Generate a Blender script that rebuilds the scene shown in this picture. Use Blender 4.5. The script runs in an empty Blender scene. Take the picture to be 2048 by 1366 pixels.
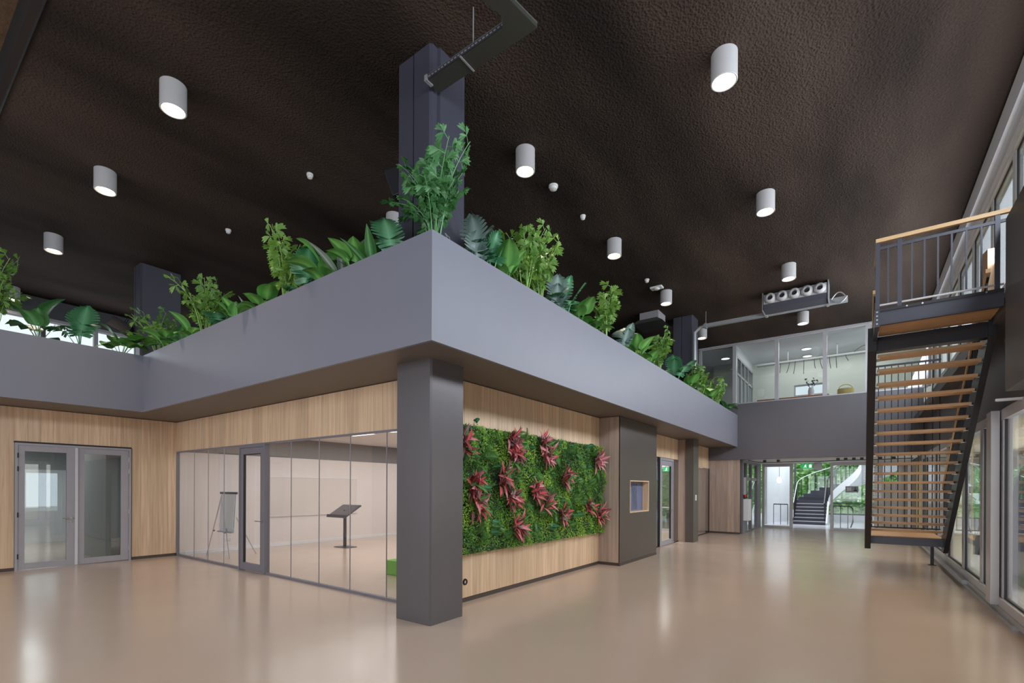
import bpy, bmesh, math, random
from mathutils import Vector, Matrix
random.seed(7)
SC = bpy.context.scene
COL = SC.collection
PI = math.pi

# ---------------------------------------------------------------- camera, sky, daylight, exposure
def set_camera():
    yaw, roll = math.radians(35.900), math.radians(0.244)
    fwd = Vector((-math.sin(yaw), math.cos(yaw), 0))
    right0 = Vector((math.cos(yaw), math.sin(yaw), 0))
    up0 = Vector((0, 0, 1))
    right = right0 * math.cos(roll) + up0 * math.sin(roll)
    up = up0 * math.cos(roll) - right0 * math.sin(roll)
    m = Matrix((right, up, -fwd)).transposed().to_4x4()
    m.translation = Vector((0, 0, 1.70))
    cd = bpy.data.cameras.new('camera')
    cd.sensor_width = 36.0
    cd.lens = 961.126 / 2048 * 36
    cd.shift_x = 0.0
    cd.shift_y = (976.479 - 683) / 2048
    cd.clip_start = 0.05
    cd.clip_end = 300
    co = bpy.data.objects.new('camera', cd)
    COL.objects.link(co)
    co.matrix_world = m
    SC.camera = co
set_camera()

world = bpy.data.worlds.new('overcast_sky')
SC.world = world
world.use_nodes = True
wn = world.node_tree.nodes
wl = world.node_tree.links
bg = wn['Background']
tc = wn.new('ShaderNodeTexCoord')
sx = wn.new('ShaderNodeSeparateXYZ')
cr = wn.new('ShaderNodeValToRGB')
cr.color_ramp.elements[0].position = 0.0
cr.color_ramp.elements[0].color = (0.62, 0.68, 0.74, 1)
cr.color_ramp.elements[1].position = 0.6
cr.color_ramp.elements[1].color = (0.88, 0.94, 1.0, 1)
wl.new(tc.outputs['Generated'], sx.inputs[0])
wl.new(sx.outputs['Z'], cr.inputs['Fac'])
wl.new(cr.outputs['Color'], bg.inputs['Color'])
bg.inputs['Strength'].default_value = 1.7

def area(name, loc, rot, sx_, sy_, power, color=(1, 1, 1), spread=PI):
    ld = bpy.data.lights.new(name, 'AREA')
    ld.shape = 'RECTANGLE'
    ld.size, ld.size_y = sx_, sy_
    ld.energy = power
    ld.color = color
    ld.spread = spread
    lo = bpy.data.objects.new(name, ld)
    lo.location = loc
    lo.rotation_euler = rot
    COL.objects.link(lo)
    return lo
# daylight entering through the glazed facades of the hall
area('daylight_upper_facade', (1.72, 8.0, 5.8), (0, math.radians(90), 0), 1.0, 23.0, 860, (0.86, 0.92, 1.0))
area('daylight_rear_facade', (-6.0, -6.3, 2.9), (math.radians(90), 0, 0), 16.0, 4.6, 600, (0.93, 0.95, 1.0))
area('fill_lower_glazing', (3.6, 12.0, 1.7), (0, math.radians(90), 0), 2.0, 15.0, 230, (1.0, 0.97, 0.93))  # unseen panel added inside the side room to brighten wood and soffit
area('daylight_gallery_windows', (-19.2, 1.0, 5.7), (0, math.radians(-90), 0), 1.5, 12.0, 110, (0.86, 0.92, 1.0))
area('daylight_stair_hall', (-1.2, 29.0, 5.5), (0, 0, 0), 7.0, 6.0, 560, (0.9, 0.95, 1.0))

SC.view_settings.view_transform = 'Standard'
SC.view_settings.look = 'None'
SC.view_settings.gamma = 1.0
SC.view_settings.use_curve_mapping = False
SC.view_settings.exposure = 0.0
SC.cycles.use_denoising = True
SC.cycles.max_bounces = 10
SC.cycles.transparent_max_bounces = 16
SC.cycles.caustics_reflective = False
SC.cycles.caustics_refractive = False
SC.cycles.sample_clamp_indirect = 4.0

# ---------------------------------------------------------------- materials
def nt(name):
    m = bpy.data.materials.new(name)
    m.use_nodes = True
    return m, m.node_tree.nodes, m.node_tree.links, m.node_tree.nodes['Principled BSDF']

def plain(name, col, rough=0.5, metal=0.0, noise=0.06, nscale=6.0, bump=0.0, bscale=60.0, spec=0.5):
    m, n, l, p = nt(name)
    p.inputs['Roughness'].default_value = rough
    p.inputs['Metallic'].default_value = metal
    p.inputs['Specular IOR Level'].default_value = spec
    t = n.new('ShaderNodeTexCoord')
    nz = n.new('ShaderNodeTexNoise')
    nz.inputs['Scale'].default_value = nscale
    nz.inputs['Detail'].default_value = 3
    l.new(t.outputs['Object'], nz.inputs['Vector'])
    mx = n.new('ShaderNodeMix')
    mx.data_type = 'RGBA'
    mx.inputs[6].default_value = (*[c * (1 - noise) for c in col], 1)
    mx.inputs[7].default_value = (*[min(1, c * (1 + noise)) for c in col], 1)
    l.new(nz.outputs['Fac'], mx.inputs[0])
    l.new(mx.outputs[2], p.inputs['Base Color'])
    if bump:
        nb = n.new('ShaderNodeTexNoise')
        nb.inputs['Scale'].default_value = bscale
        nb.inputs['Detail'].default_value = 4
        l.new(t.outputs['Object'], nb.inputs['Vector'])
        b = n.new('ShaderNodeBump')
        b.inputs['Strength'].default_value = bump
        b.inputs['Distance'].default_value = 0.02
        l.new(nb.outputs['Fac'], b.inputs['Height'])
        l.new(b.outputs['Normal'], p.inputs['Normal'])
    return m

def wood(name, c1, c2, rough=0.45, axis='Z', scale=1.0):
    m, n, l, p = nt(name)
    t = n.new('ShaderNodeTexCoord')
    mp = n.new('ShaderNodeMapping')
    s = {'Z': (22, 22, 0.9), 'X': (0.9, 22, 22), 'Y': (22, 0.9, 22)}[axis]
    mp.inputs['Scale'].default_value = tuple(v * scale for v in s)
    oi = n.new('ShaderNodeObjectInfo')
    ad = n.new('ShaderNodeVectorMath')
    ad.operation = 'ADD'
    cx = n.new('ShaderNodeCombineXYZ')
    ml = n.new('ShaderNodeMath')
    ml.operation = 'MULTIPLY'
    ml.inputs[1].default_value = 37.0
    l.new(oi.outputs['Random'], ml.inputs[0])
    for k in range(3):
        l.new(ml.outputs[0], cx.inputs[k])
    l.new(t.outputs['Object'], mp.inputs['Vector'])
    l.new(mp.outputs['Vector'], ad.inputs[0])
    l.new(cx.outputs[0], ad.inputs[1])
    nz = n.new('ShaderNodeTexNoise')
    nz.inputs['Scale'].default_value = 1.0
    nz.inputs['Detail'].default_value = 6
    nz.inputs['Distortion'].default_value = 0.6
    l.new(ad.outputs[0], nz.inputs['Vector'])
    mx = n.new('ShaderNodeMix')
    mx.data_type = 'RGBA'
    mx.inputs[6].default_value = (*c1, 1)
    mx.inputs[7].default_value = (*c2, 1)
    rp = n.new('ShaderNodeValToRGB')
    rp.color_ramp.elements[0].position = 0.35
    rp.color_ramp.elements[1].position = 0.68
    l.new(nz.outputs['Fac'], rp.inputs['Fac'])
    l.new(rp.outputs['Color'], mx.inputs[0])
    hs = n.new('ShaderNodeHueSaturation')
    mr = n.new('ShaderNodeMapRange')
    mr.inputs['To Min'].default_value = 0.88
    mr.inputs['To Max'].default_value = 1.12
    l.new(oi.outputs['Random'], mr.inputs['Value'])
    l.new(mr.outputs[0], hs.inputs['Value'])
    l.new(mx.outputs[2], hs.inputs['Color'])
    l.new(hs.outputs['Color'], p.inputs['Base Color'])
    p.inputs['Roughness'].default_value = rough
    return m

def glass(name, tint=(0.94, 0.95, 0.95), refl=0.06):
    m = bpy.data.materials.new(name)
    m.use_nodes = True
    n, l = m.node_tree.nodes, m.node_tree.links
    n.clear()
    o = n.new('ShaderNodeOutputMaterial')
    tr = n.new('ShaderNodeBsdfTransparent')
    tr.inputs['Color'].default_value = (*tint, 1)
    gl = n.new('ShaderNodeBsdfGlossy')
    gl.inputs['Roughness'].default_value = 0.01
    gl.inputs['Color'].default_value = (0.95, 0.97, 1.0, 1)
    g = n.new('ShaderNodeNewGeometry')
    dt = n.new('ShaderNodeVectorMath'); dt.operation = 'DOT_PRODUCT'
    l.new(g.outputs['Normal'], dt.inputs[0]); l.new(g.outputs['Incoming'], dt.inputs[1])
    ab = n.new('ShaderNodeMath'); ab.operation = 'ABSOLUTE'
    l.new(dt.outputs['Value'], ab.inputs[0])
    om = n.new('ShaderNodeMath'); om.operation = 'SUBTRACT'; om.inputs[0].default_value = 1.0
    l.new(ab.outputs[0], om.inputs[1])
    pw = n.new('ShaderNodeMath'); pw.operation = 'POWER'; pw.inputs[1].default_value = 5.0
    l.new(om.outputs[0], pw.inputs[0])
    ml = n.new('ShaderNodeMath')
    ml.operation = 'MULTIPLY_ADD'
    ml.inputs[1].default_value = 0.8
    ml.inputs[2].default_value = refl * 0.5
    mx = n.new('ShaderNodeMixShader')
    l.new(pw.outputs[0], ml.inputs[0])
    l.new(ml.outputs[0], mx.inputs[0])
    l.new(tr.outputs[0], mx.inputs[1])
    l.new(gl.outputs[0], mx.inputs[2])
    l.new(mx.outputs[0], o.inputs[0])
    return m

def emit(name, col, s):
    m, n, l, p = nt(name)
    p.inputs['Base Color'].default_value = (*col, 1)
    p.inputs['Emission Color'].default_value = (*col, 1)
    p.inputs['Emission Strength'].default_value = s
    return m

def leafmat(name, c1, c2, rough=0.42, trans=0.12):
    """leaf with per-object hue variation, pale midrib from the 'vein' attribute"""
    m, n, l, p = nt(name)
    oi = n.new('ShaderNodeObjectInfo')
    t = n.new('ShaderNodeTexCoord')
    nz = n.new('ShaderNodeTexNoise')
    nz.inputs['Scale'].default_value = 9.0
    l.new(t.outputs['Object'], nz.inputs['Vector'])
    ad = n.new('ShaderNodeMath')
    ad.operation = 'MULTIPLY_ADD'
    ad.inputs[1].default_value = 0.6
    l.new(oi.outputs['Random'], ad.inputs[0])
    l.new(nz.outputs['Fac'], ad.inputs[2])
    sb = n.new('ShaderNodeMath')
    sb.operation = 'SUBTRACT'
    sb.inputs[1].default_value = 0.3
    l.new(ad.outputs[0], sb.inputs[0])
    mx = n.new('ShaderNodeMix')
    mx.data_type = 'RGBA'
    mx.inputs[6].default_value = (*c1, 1)
    mx.inputs[7].default_value = (*c2, 1)
    l.new(sb.outputs[0], mx.inputs[0])
    at = n.new('ShaderNodeAttribute')
    at.attribute_name = 'vein'
    m2 = n.new('ShaderNodeMix')
    m2.data_type = 'RGBA'
    m2.inputs[7].default_value = (*[min(1, c * 1.6 + 0.06) for c in c2], 1)
    l.new(at.outputs['Fac'], m2.inputs[0])
    l.new(mx.outputs[2], m2.inputs[6])
    l.new(m2.outputs[2], p.inputs['Base Color'])
    p.inputs['Roughness'].default_value = rough
    p.inputs['Transmission Weight'].default_value = 0.0
    # a little light passes through the thin blade
    tl = n.new('ShaderNodeBsdfTranslucent')
    l.new(m2.outputs[2], tl.inputs['Color'])
    ms = n.new('ShaderNodeMixShader')
    ms.inputs[0].default_value = trans
    l.new(p.outputs[0], ms.inputs[1])
    l.new(tl.outputs[0], ms.inputs[2])
    l.new(ms.outputs[0], n['Material Output'].inputs['Surface'])
    return m

M = {}
def ceiling_mat():
    m, n, l, p = nt('sprayed_black_ceiling')
    t = n.new('ShaderNodeTexCoord')
    n1 = n.new('ShaderNodeTexNoise'); n1.inputs['Scale'].default_value = 0.32; n1.inputs['Detail'].default_value = 3
    n2 = n.new('ShaderNodeTexNoise'); n2.inputs['Scale'].default_value = 30.0; n2.inputs['Detail'].default_value = 5
    n3 = n.new('ShaderNodeTexVoronoi'); n3.inputs['Scale'].default_value = 34.0
    mp = n.new('ShaderNodeMapping'); mp.inputs['Scale'].default_value = (1.7, 0.45, 1)
    l.new(t.outputs['Object'], mp.inputs['Vector'])
    l.new(mp.outputs['Vector'], n1.inputs['Vector'])
    l.new(t.outputs['Object'], n2.inputs['Vector'])
    l.new(t.outputs['Object'], n3.inputs['Vector'])
    r = n.new('ShaderNodeValToRGB')
    r.color_ramp.elements[0].position = 0.35; r.color_ramp.elements[0].color = (0.018, 0.0125, 0.010, 1)
    r.color_ramp.elements[1].position = 0.65; r.color_ramp.elements[1].color = (0.068, 0.048, 0.038, 1)
    l.new(n1.outputs['Fac'], r.inputs['Fac'])
    l.new(r.outputs['Color'], p.inputs['Base Color'])
    p.inputs['Roughness'].default_value = 0.95
    p.inputs['Specular IOR Level'].default_value = 0.15
    a = n.new('ShaderNodeMath'); a.operation = 'ADD'
    l.new(n2.outputs['Fac'], a.inputs[0]); l.new(n3.outputs['Distance'], a.inputs[1])
    b = n.new('ShaderNodeBump'); b.inputs['Strength'].default_value = 0.7; b.inputs['Distance'].default_value = 0.018
    l.new(a.outputs[0], b.inputs['Height']); l.new(b.outputs['Normal'], p.inputs['Normal'])
    return m
M['ceiling'] = ceiling_mat()
M['recess'] = plain('brown_sprayed_recess', (0.13, 0.07, 0.035), 0.95, bump=1.0, bscale=9, noise=0.3)

def floor_mat(name, c, rough):
    m, n, l, p = nt(name)
    t = n.new('ShaderNodeTexCoord')
    n1 = n.new('ShaderNodeTexNoise'); n1.inputs['Scale'].default_value = 0.7; n1.inputs['Detail'].default_value = 4
    l.new(t.outputs['Object'], n1.inputs['Vector'])
    mx = n.new('ShaderNodeMix'); mx.data_type = 'RGBA'
    mx.inputs[6].default_value = (*[v * 0.95 for v in c], 1)
    mx.inputs[7].default_value = (*[v * 1.05 for v in c], 1)
    l.new(n1.outputs['Fac'], mx.inputs[0]); l.new(mx.outputs[2], p.inputs['Base Color'])
    n2 = n.new('ShaderNodeTexNoise'); n2.inputs['Scale'].default_value = 1.6; n2.inputs['Detail'].default_value = 2
    l.new(t.outputs['Object'], n2.inputs['Vector'])
    mr = n.new('ShaderNodeMapRange')
    mr.inputs['To Min'].default_value = rough - 0.05; mr.inputs['To Max'].default_value = rough + 0.05
    l.new(n2.outputs['Fac'], mr.inputs['Value']); l.new(mr.outputs[0], p.inputs['Roughness'])
    b = n.new('ShaderNodeBump'); b.inputs['Strength'].default_value = 0.04; b.inputs['Distance'].default_value = 0.02
    l.new(n2.outputs['Fac'], b.inputs['Height']); l.new(b.outputs['Normal'], p.inputs['Normal'])
    return m
M['floor'] = floor_mat('beige_cast_floor', (0.545, 0.43, 0.35), 0.18)
M['hallfloor'] = floor_mat('pale_hall_floor', (0.62, 0.62, 0.66), 0.22)
M['planter'] = plain('grey_painted_board', (0.195, 0.202, 0.25), 0.42, noise=0.04, nscale=2.0)
M['planter_in'] = plain('dark_planter_lining', (0.04, 0.04, 0.045), 0.7)
M['soffit'] = plain('brown_grey_soffit', (0.15, 0.122, 0.105), 0.5, noise=0.04)
M['column'] = plain('anthracite_satin_steel', (0.125, 0.115, 0.122), 0.34, 0.25, noise=0.03)
M['uppercol'] = plain('blue_grey_upper_column', (0.06, 0.061, 0.085), 0.4, 0.1, noise=0.03)
M['darkcol'] = plain('dark_blue_grey_paint', (0.055, 0.056, 0.075), 0.5)
M['bronze'] = plain('dark_bronze_panel', (0.115, 0.098, 0.085), 0.33, 0.25, noise=0.03)
M['band'] = plain('dark_grey_band', (0.118, 0.113, 0.128), 0.5)
M['rightband'] = plain('dark_brown_grey_band', (0.085, 0.078, 0.080), 0.5)
M['wood'] = wood('oak_laminate', (0.77, 0.565, 0.385), (0.59, 0.41, 0.26))
M['wood2'] = wood('grey_oak_laminate', (0.50, 0.385, 0.32), (0.38, 0.285, 0.235))
M['tread'] = wood('oak_tread', (0.62, 0.38, 0.20), (0.46, 0.26, 0.12), axis='X')
M['rail'] = wood('oak_handrail', (0.60, 0.40, 0.20), (0.48, 0.30, 0.14), axis='X')
M['black'] = plain('black_steel', (0.022, 0.022, 0.027), 0.4, 0.3)
M['steel'] = plain('dark_blue_steel', (0.055, 0.057, 0.075), 0.38, 0.3)
M['chrome'] = plain('brushed_steel', (0.55, 0.55, 0.56), 0.28, 0.9)
M['galv'] = plain('galvanised_steel', (0.42, 0.43, 0.45), 0.4, 0.5)
M['galvdark'] = plain('dull_galvanised_steel', (0.085, 0.085, 0.075), 0.45, 0.6)
M['alu'] = plain('silver_grey_frame', (0.46, 0.45, 0.475), 0.35, 0.2)
M['doorgrey'] = plain('grey_door_paint', (0.36, 0.35, 0.385), 0.38)
M['astragal'] = plain('pale_door_strip', (0.62, 0.62, 0.66), 0.35)
M['partition'] = plain('violet_grey_frame', (0.20, 0.19, 0.225), 0.38)
M['gasket'] = plain('black_gasket', (0.015, 0.015, 0.018), 0.6)
M['plinth'] = plain('dark_brown_plinth', (0.075, 0.055, 0.048), 0.5)
M['white'] = plain('white_plaster', (0.72, 0.68, 0.67), 0.7, noise=0.02)
M['whitecool'] = plain('cool_white_plaster', (0.74, 0.76, 0.79), 0.7, noise=0.02)
M['officewall'] = plain('pale_green_grey_wall', (0.66, 0.68, 0.62), 0.7, noise=0.02)
M['greywall'] = plain('grey_upper_wall', (0.21, 0.205, 0.215), 0.6, noise=0.02)
M['darkwall'] = plain('dark_grey_wall', (0.075, 0.078, 0.085), 0.6)
M['corridor'] = plain('corridor_grey_wall', (0.36, 0.385, 0.39), 0.6)
M['yellowwall'] = plain('warm_beige_wall', (0.62, 0.53, 0.34), 0.6, noise=0.04)
M['whiteplastic'] = plain('white_plastic', (0.78, 0.78, 0.78), 0.35)
M['lampwhite'] = plain('white_lamp_paint', (0.50, 0.495, 0.505), 0.4)
M['board'] = plain('whiteboard_enamel', (0.66, 0.62, 0.60), 0.12, noise=0.01)
M['greencube'] = plain('green_upholstery', (0.17, 0.42, 0.07), 0.7)
M['soil'] = plain('potting_soil', (0.035, 0.026, 0.02), 0.95, bump=1.0, bscale=30)
M['glass'] = glass('clear_glass', (0.95, 0.955, 0.955))
M['glassdark'] = glass('smoked_glass', (0.62, 0.63, 0.62), 0.15)
M['glassdoor'] = glass('grey_door_glass', (0.80, 0.82, 0.82), 0.15)
M['glassfac'] = glass('facade_glass', (0.90, 0.92, 0.92), 0.1)
M['bulb'] = emit('warm_lamp_lens', (1.0, 0.88, 0.76), 5.0)
M['panel'] = emit('light_panel_diffuser', (1.0, 0.98, 0.96), 2.2)
M['pendant'] = emit('glowing_globe', (1.0, 0.93, 0.85), 1.8)
M['exitgreen'] = emit('green_exit_sign', (0.02, 0.45, 0.15), 0.6)
M['exitwhite'] = emit('white_exit_print', (0.9, 1.0, 0.92), 1.0)
M['red'] = plain('red_plastic', (0.45, 0.02, 0.02), 0.4)
M['redwood'] = plain('orange_brown_shelf', (0.50, 0.17, 0.08), 0.5)
M['yellowbasket'] = plain('straw_basket', (0.60, 0.45, 0.16), 0.7, bump=0.6, bscale=50)
M['screen'] = plain('dark_screen', (0.05, 0.052, 0.07), 0.15)
M['bluescreen'] = plain('blue_grey_panel', (0.14, 0.17, 0.30), 0.5)
M['tan'] = plain('tan_board', (0.52, 0.33, 0.20), 0.6)
M['bark'] = plain('brown_bark', (0.10, 0.07, 0.045), 0.9, bump=0.6)
M['stem'] = plain('pale_stem', (0.30, 0.30, 0.17), 0.6)
M['shrub'] = leafmat('shrub_leaf', (0.07, 0.20, 0.03), (0.20, 0.37, 0.06))
M['shrubdark'] = leafmat('dark_shrub_leaf', (0.03, 0.14, 0.04), (0.08, 0.25, 0.07))
M['monstera'] = leafmat('monstera_leaf', (0.035, 0.17, 0.075), (0.08, 0.27, 0.13))
M['greymonstera'] = leafmat('silver_monstera_leaf', (0.10, 0.18, 0.15), (0.20, 0.28, 0.26))
M['broad'] = leafmat('broad_leaf', (0.05, 0.21, 0.04), (0.13, 0.36, 0.07))
M['greyleaf'] = leafmat('silver_upright_leaf', (0.13, 0.19, 0.15), (0.22, 0.27, 0.23))
M['fern'] = leafmat('fern_leaf', (0.03, 0.12, 0.018), (0.08, 0.23, 0.04))
M['redleaf'] = leafmat('red_leaf', (0.26, 0.035, 0.045), (0.55, 0.10, 0.11))
M['pinkleaf'] = leafmat('pink_leaf', (0.42, 0.09, 0.13), (0.66, 0.26, 0.28))
M['darkredleaf'] = leafmat('dark_red_leaf', (0.07, 0.03, 0.025), (0.22, 0.06, 0.06))
M['tree'] = leafmat('tree_leaf', (0.32, 0.62, 0.18), (0.62, 0.86, 0.42), 0.5, 0.5)
def moss_mat():
    m, n, l, p = nt('living_moss')
    t = n.new('ShaderNodeTexCoord')
    n1 = n.new('ShaderNodeTexNoise'); n1.inputs['Scale'].default_value = 2.3; n1.inputs['Detail'].default_value = 3
    n2 = n.new('ShaderNodeTexNoise'); n2.inputs['Scale'].default_value = 26.0; n2.inputs['Detail'].default_value = 2
    for q in (n1, n2):
        l.new(t.outputs['Object'], q.inputs['Vector'])
    a = n.new('ShaderNodeMath'); a.operation = 'MULTIPLY_ADD'; a.inputs[1].default_value = 0.5
    l.new(n2.outputs['Fac'], a.inputs[0])
    l.new(n1.outputs['Fac'], a.inputs[2])
    r = n.new('ShaderNodeValToRGB')
    r.color_ramp.elements[0].position = 0.55; r.color_ramp.elements[0].color = (0.022, 0.085, 0.012, 1)
    r.color_ramp.elements[1].position = 0.9; r.color_ramp.elements[1].color = (0.30, 0.52, 0.05, 1)
    e = r.color_ramp.elements.new(0.72); e.color = (0.11, 0.30, 0.03, 1)
    l.new(a.outputs[0], r.inputs['Fac']); l.new(r.outputs['Color'], p.inputs['Base Color'])
    p.inputs['Roughness'].default_value = 0.6
    return m
M['moss'] = moss_mat()

# ---------------------------------------------------------------- mesh helpers
class MB:
    """collects boxes, bars, tubes and strips into one mesh"""
    def __init__(s):
        s.v, s.f = [], []
    def quad(s, a, b, c, d):
        i = len(s.v); s.v += [a, b, c, d]; s.f.append((i, i + 1, i + 2, i + 3)); return s
    def tri(s, a, b, c):
        i = len(s.v); s.v += [a, b, c]; s.f.append((i, i + 1, i + 2)); return s
    def box(s, x0, x1, y0, y1, z0, z1):
        i = len(s.v)
        s.v += [(x, y, z) for x in (x0, x1) for y in (y0, y1) for z in (z0, z1)]
        for q in ((0, 1, 3, 2), (4, 6, 7, 5), (0, 4, 5, 1), (2, 3, 7, 6), (0, 2, 6, 4), (1, 5, 7, 3)):
            s.f.append(tuple(i + k for k in q))
        return s
    def prism(s, poly, axis, a, b):
        """polygon (u,v) extruded along axis 'x','y' or 'z' from a to b"""
        def P(u, v, w):
            return {'x': (w, u, v), 'y': (u, w, v), 'z': (u, v, w)}[axis]
        n = len(poly); i = len(s.v)
        s.v += [P(u, v, a) for u, v in poly] + [P(u, v, b) for u, v in poly]
        s.f.append(tuple(range(i + n - 1, i - 1, -1))); s.f.append(tuple(range(i + n, i + 2 * n)))
        for k in range(n):
            j = (k + 1) % n
            s.f.append((i + k, i + j, i + n + j, i + n + k))
        return s
    def tube(s, pts, r, n=8, caps=True, r1=None):
        pts = [Vector(p) for p in pts]
        m = len(pts); i0 = len(s.v)
        for k, p in enumerate(pts):
            d = (pts[min(k + 1, m - 1)] - pts[max(k - 1, 0)])
            d = d.normalized() if d.length > 1e-9 else Vector((0, 0, 1))
            u = d.cross(Vector((0, 0, 1)))
            if u.length < 1e-3: u = d.cross(Vector((0, 1, 0)))
            u.normalize(); w = d.cross(u)
            rr = r if r1 is None else r + (r1 - r) * k / max(1, m - 1)
            for q in range(n):
                a = 2 * PI * q / n
                s.v.append(tuple(p + u * rr * math.cos(a) + w * rr * math.sin(a)))
        for k in range(m - 1):
            for q in range(n):
                a, b = i0 + k * n + q, i0 + k * n + (q + 1) % n
                s.f.append((a, b, b + n, a + n))
        if caps:
            s.f.append(tuple(range(i0 + n - 1, i0 - 1, -1)))
            s.f.append(tuple(range(i0 + (m - 1) * n, i0 + m * n)))
        return s
    def lathe(s, prof, c=(0, 0, 0), n=24, axis='z', cap0=False, cap1=False):
        i = len(s.v); m = len(prof)
        for r, h in prof:
            for q in range(n):
                a = 2 * PI * q / n
                x, y = r * math.cos(a), r * math.sin(a)
                p = {'z': (x, y, h), 'x': (h, x, y), 'y': (y, h, x)}[axis]
                s.v.append((p[0] + c[0], p[1] + c[1], p[2] + c[2]))
        for k in range(m - 1):
            for q in range(n):
                a, b = i + k * n + q, i + k * n + (q + 1) % n
                s.f.append((a, b, b + n, a + n))
        if cap0: s.f.append(tuple(range(i + n - 1, i - 1, -1)))
        if cap1: s.f.append(tuple(range(i + (m - 1) * n, i + m * n)))
        return s
    def mesh(s, name, smooth=False, vein=None):
        me = bpy.data.meshes.new(name)
        me.from_pydata(s.v, [], s.f)
        bm = bmesh.new(); bm.from_mesh(me)
        if vein is None:
            bmesh.ops.recalc_face_normals(bm, faces=bm.faces)
        bm.to_mesh(me); bm.free()
        if smooth:
            me.polygons.foreach_set('use_smooth', [True] * len(me.polygons))
            me.set_sharp_from_angle(angle=0.7)
        if vein is not None:
            at = me.attributes.new('vein', 'FLOAT', 'POINT')
            at.data.foreach_set('value', vein)
        me.update()
        return me

def tag(o, label=None, cat=None, group=None, kind=None):
    if label: o['label'] = label
    if cat: o['category'] = cat
    if group: o['group'] = group
    if kind: o['kind'] = kind
    return o
def ob(name, mesh, mat, parent=None, label=None, cat=None, group=None, kind=None, smooth=False, bevel=0.0, mw=None):
    """links a mesh (or MB) as one object; coordinates are world coordinates unless mw is given"""
    if isinstance(mesh, MB): mesh = mesh.mesh(name, smooth)
    if mat is not None and not mesh.materials: mesh.materials.append(M[mat] if isinstance(mat, str) else mat)
    o = bpy.data.objects.new(name, mesh)
    COL.objects.link(o)
    if parent is not None:
        o.parent = parent
        w = Matrix.Identity(4)
        q = parent
        chain = []
        while q is not None:
            chain.append(q); q = q.parent
        for q in reversed(chain):
            w = w @ q.matrix_parent_inverse @ q.matrix_basis
        if mw is None: o.matrix_parent_inverse = w.inverted()
        else: o.matrix_basis = mw
    elif mw is not None:
        o.matrix_basis = mw
    if bevel:
        b = o.modifiers.new('edge', 'BEVEL'); b.width = bevel; b.segments = 2; b.limit_method = 'ANGLE'
    return tag(o, label, cat, group, kind)
def thing(name, loc, label=None, cat=None, group=None, kind=None, rz=0.0):
    o = bpy.data.objects.new(name, None)
    o.empty_display_size = 0.1
    o.location = loc; o.rotation_euler = (0, 0, rz)
    COL.objects.link(o)
    return tag(o, label, cat, group, kind)
def B(x0, x1, y0, y1, z0, z1):
    return MB().box(min(x0, x1), max(x0, x1), min(y0, y1), max(y0, y1), min(z0, z1), max(z0, z1))
def st(name, mb, mat, parent=None, bevel=0.0, smooth=False):
    return ob(name, mb, mat, parent, kind='structure' if parent is None else None, bevel=bevel, smooth=smooth)
def copy_tree(o, parent=None):
    c = o.copy(); COL.objects.link(c); c.parent = parent
    for ch in list(o.children):
        copy_tree(ch, c)
    return c

# ================================================================ SETTING
CZ = 7.2            # main ceiling
SZ = 3.30           # soffit under the planter
PT = 4.482          # planter top
# floors
st('floor', B(-22, 1.62, -7.5, 24.6, -0.12, 0), 'floor')
st('floor.001', B(-9, 6, 24.6, 38, -0.12, 0.0), 'hallfloor')
st('floor.002', B(1.62, 9.2, -7.5, 24.6, -0.12, 0.0), 'hallfloor')
# main ceiling with the raised recess close to the camera
mb = MB().box(-22, 1.95, 1.30, 24.0, CZ, CZ + 0.3)
mb.box(-22, 1.95, -7.5, -2.2, CZ, CZ + 0.3)
mb.box(-5.2, 1.95, -2.2, 1.30, CZ, CZ + 0.3)
st('ceiling', mb, 'ceiling')
mb = MB().box(-22, -5.0, -2.4, 1.5, CZ + 0.9, CZ + 1.1)
st('ceiling.001', mb, 'recess')
mb = MB().box(-22, -5.0, 1.30, 1.42, CZ + 0.3, CZ + 0.9).box(-22, -5, -2.4, -2.2, CZ + 0.3, CZ + 0.9).box(-5.2, -5.0, -2.2, 1.3, CZ + 0.3, CZ + 0.9)
st('trim_1', mb, 'gasket')
mb = MB().box(-22, -5.2, 1.278, 1.298, CZ - 0.025, CZ + 0.32)
st('trim_2', mb, 'black')

# soffit below the upper floor (brown grey), with the slab
mb = MB().box(-21, -3.75, 3.69, 19.58, SZ, SZ + 0.08).box(-21, -12.375, -7.3, 3.69, SZ, SZ + 0.08)
st('ceiling.002', mb, 'soffit')
mb = MB().box(-21, -4.4, 4.35, 19.58, 3.75, 3.95).box(-21, -13.0, -7.3, 4.35, 3.75, 3.95)
st('floor.003', mb, 'darkwall')

# planter running round the upper floor
pl = thing('planter', (-3.73, 3.67, SZ), 'long grey planter wall wrapped round the upper floor edge, full of plants', 'planter')
ob('front_panel', B(-3.77, -3.73, 3.67, 19.6, SZ - 0.012, PT), 'planter', pl)
ob('front_panel', B(-12.36, -3.77, 3.67, 3.71, SZ - 0.012, PT), 'planter', pl)
ob('front_panel', B(-12.40, -12.36, -7.3, 3.67, SZ - 0.012, PT), 'planter', pl)
mb = MB().box(-4.36, -4.32, 4.3, 19.55, 3.95, PT - 0.02).box(-12.9, -4.36, 4.26, 4.30, 3.95, PT - 0.02).box(-13.0, -12.96, -7.3, 4.3, 3.95, PT - 0.02)
ob('back_panel', mb, 'planter_in', pl)
mb = MB().box(-4.32, -3.77, 3.71, 19.55, 4.30, 4.36).box(-12.96, -4.32, 3.71, 4.26, 4.30, 4.36).box(-12.96, -12.40, -7.3, 3.71, 4.30, 4.36)
o = ob('soil', mb, 'soil', pl); o['kind'] = 'stuff'

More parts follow.
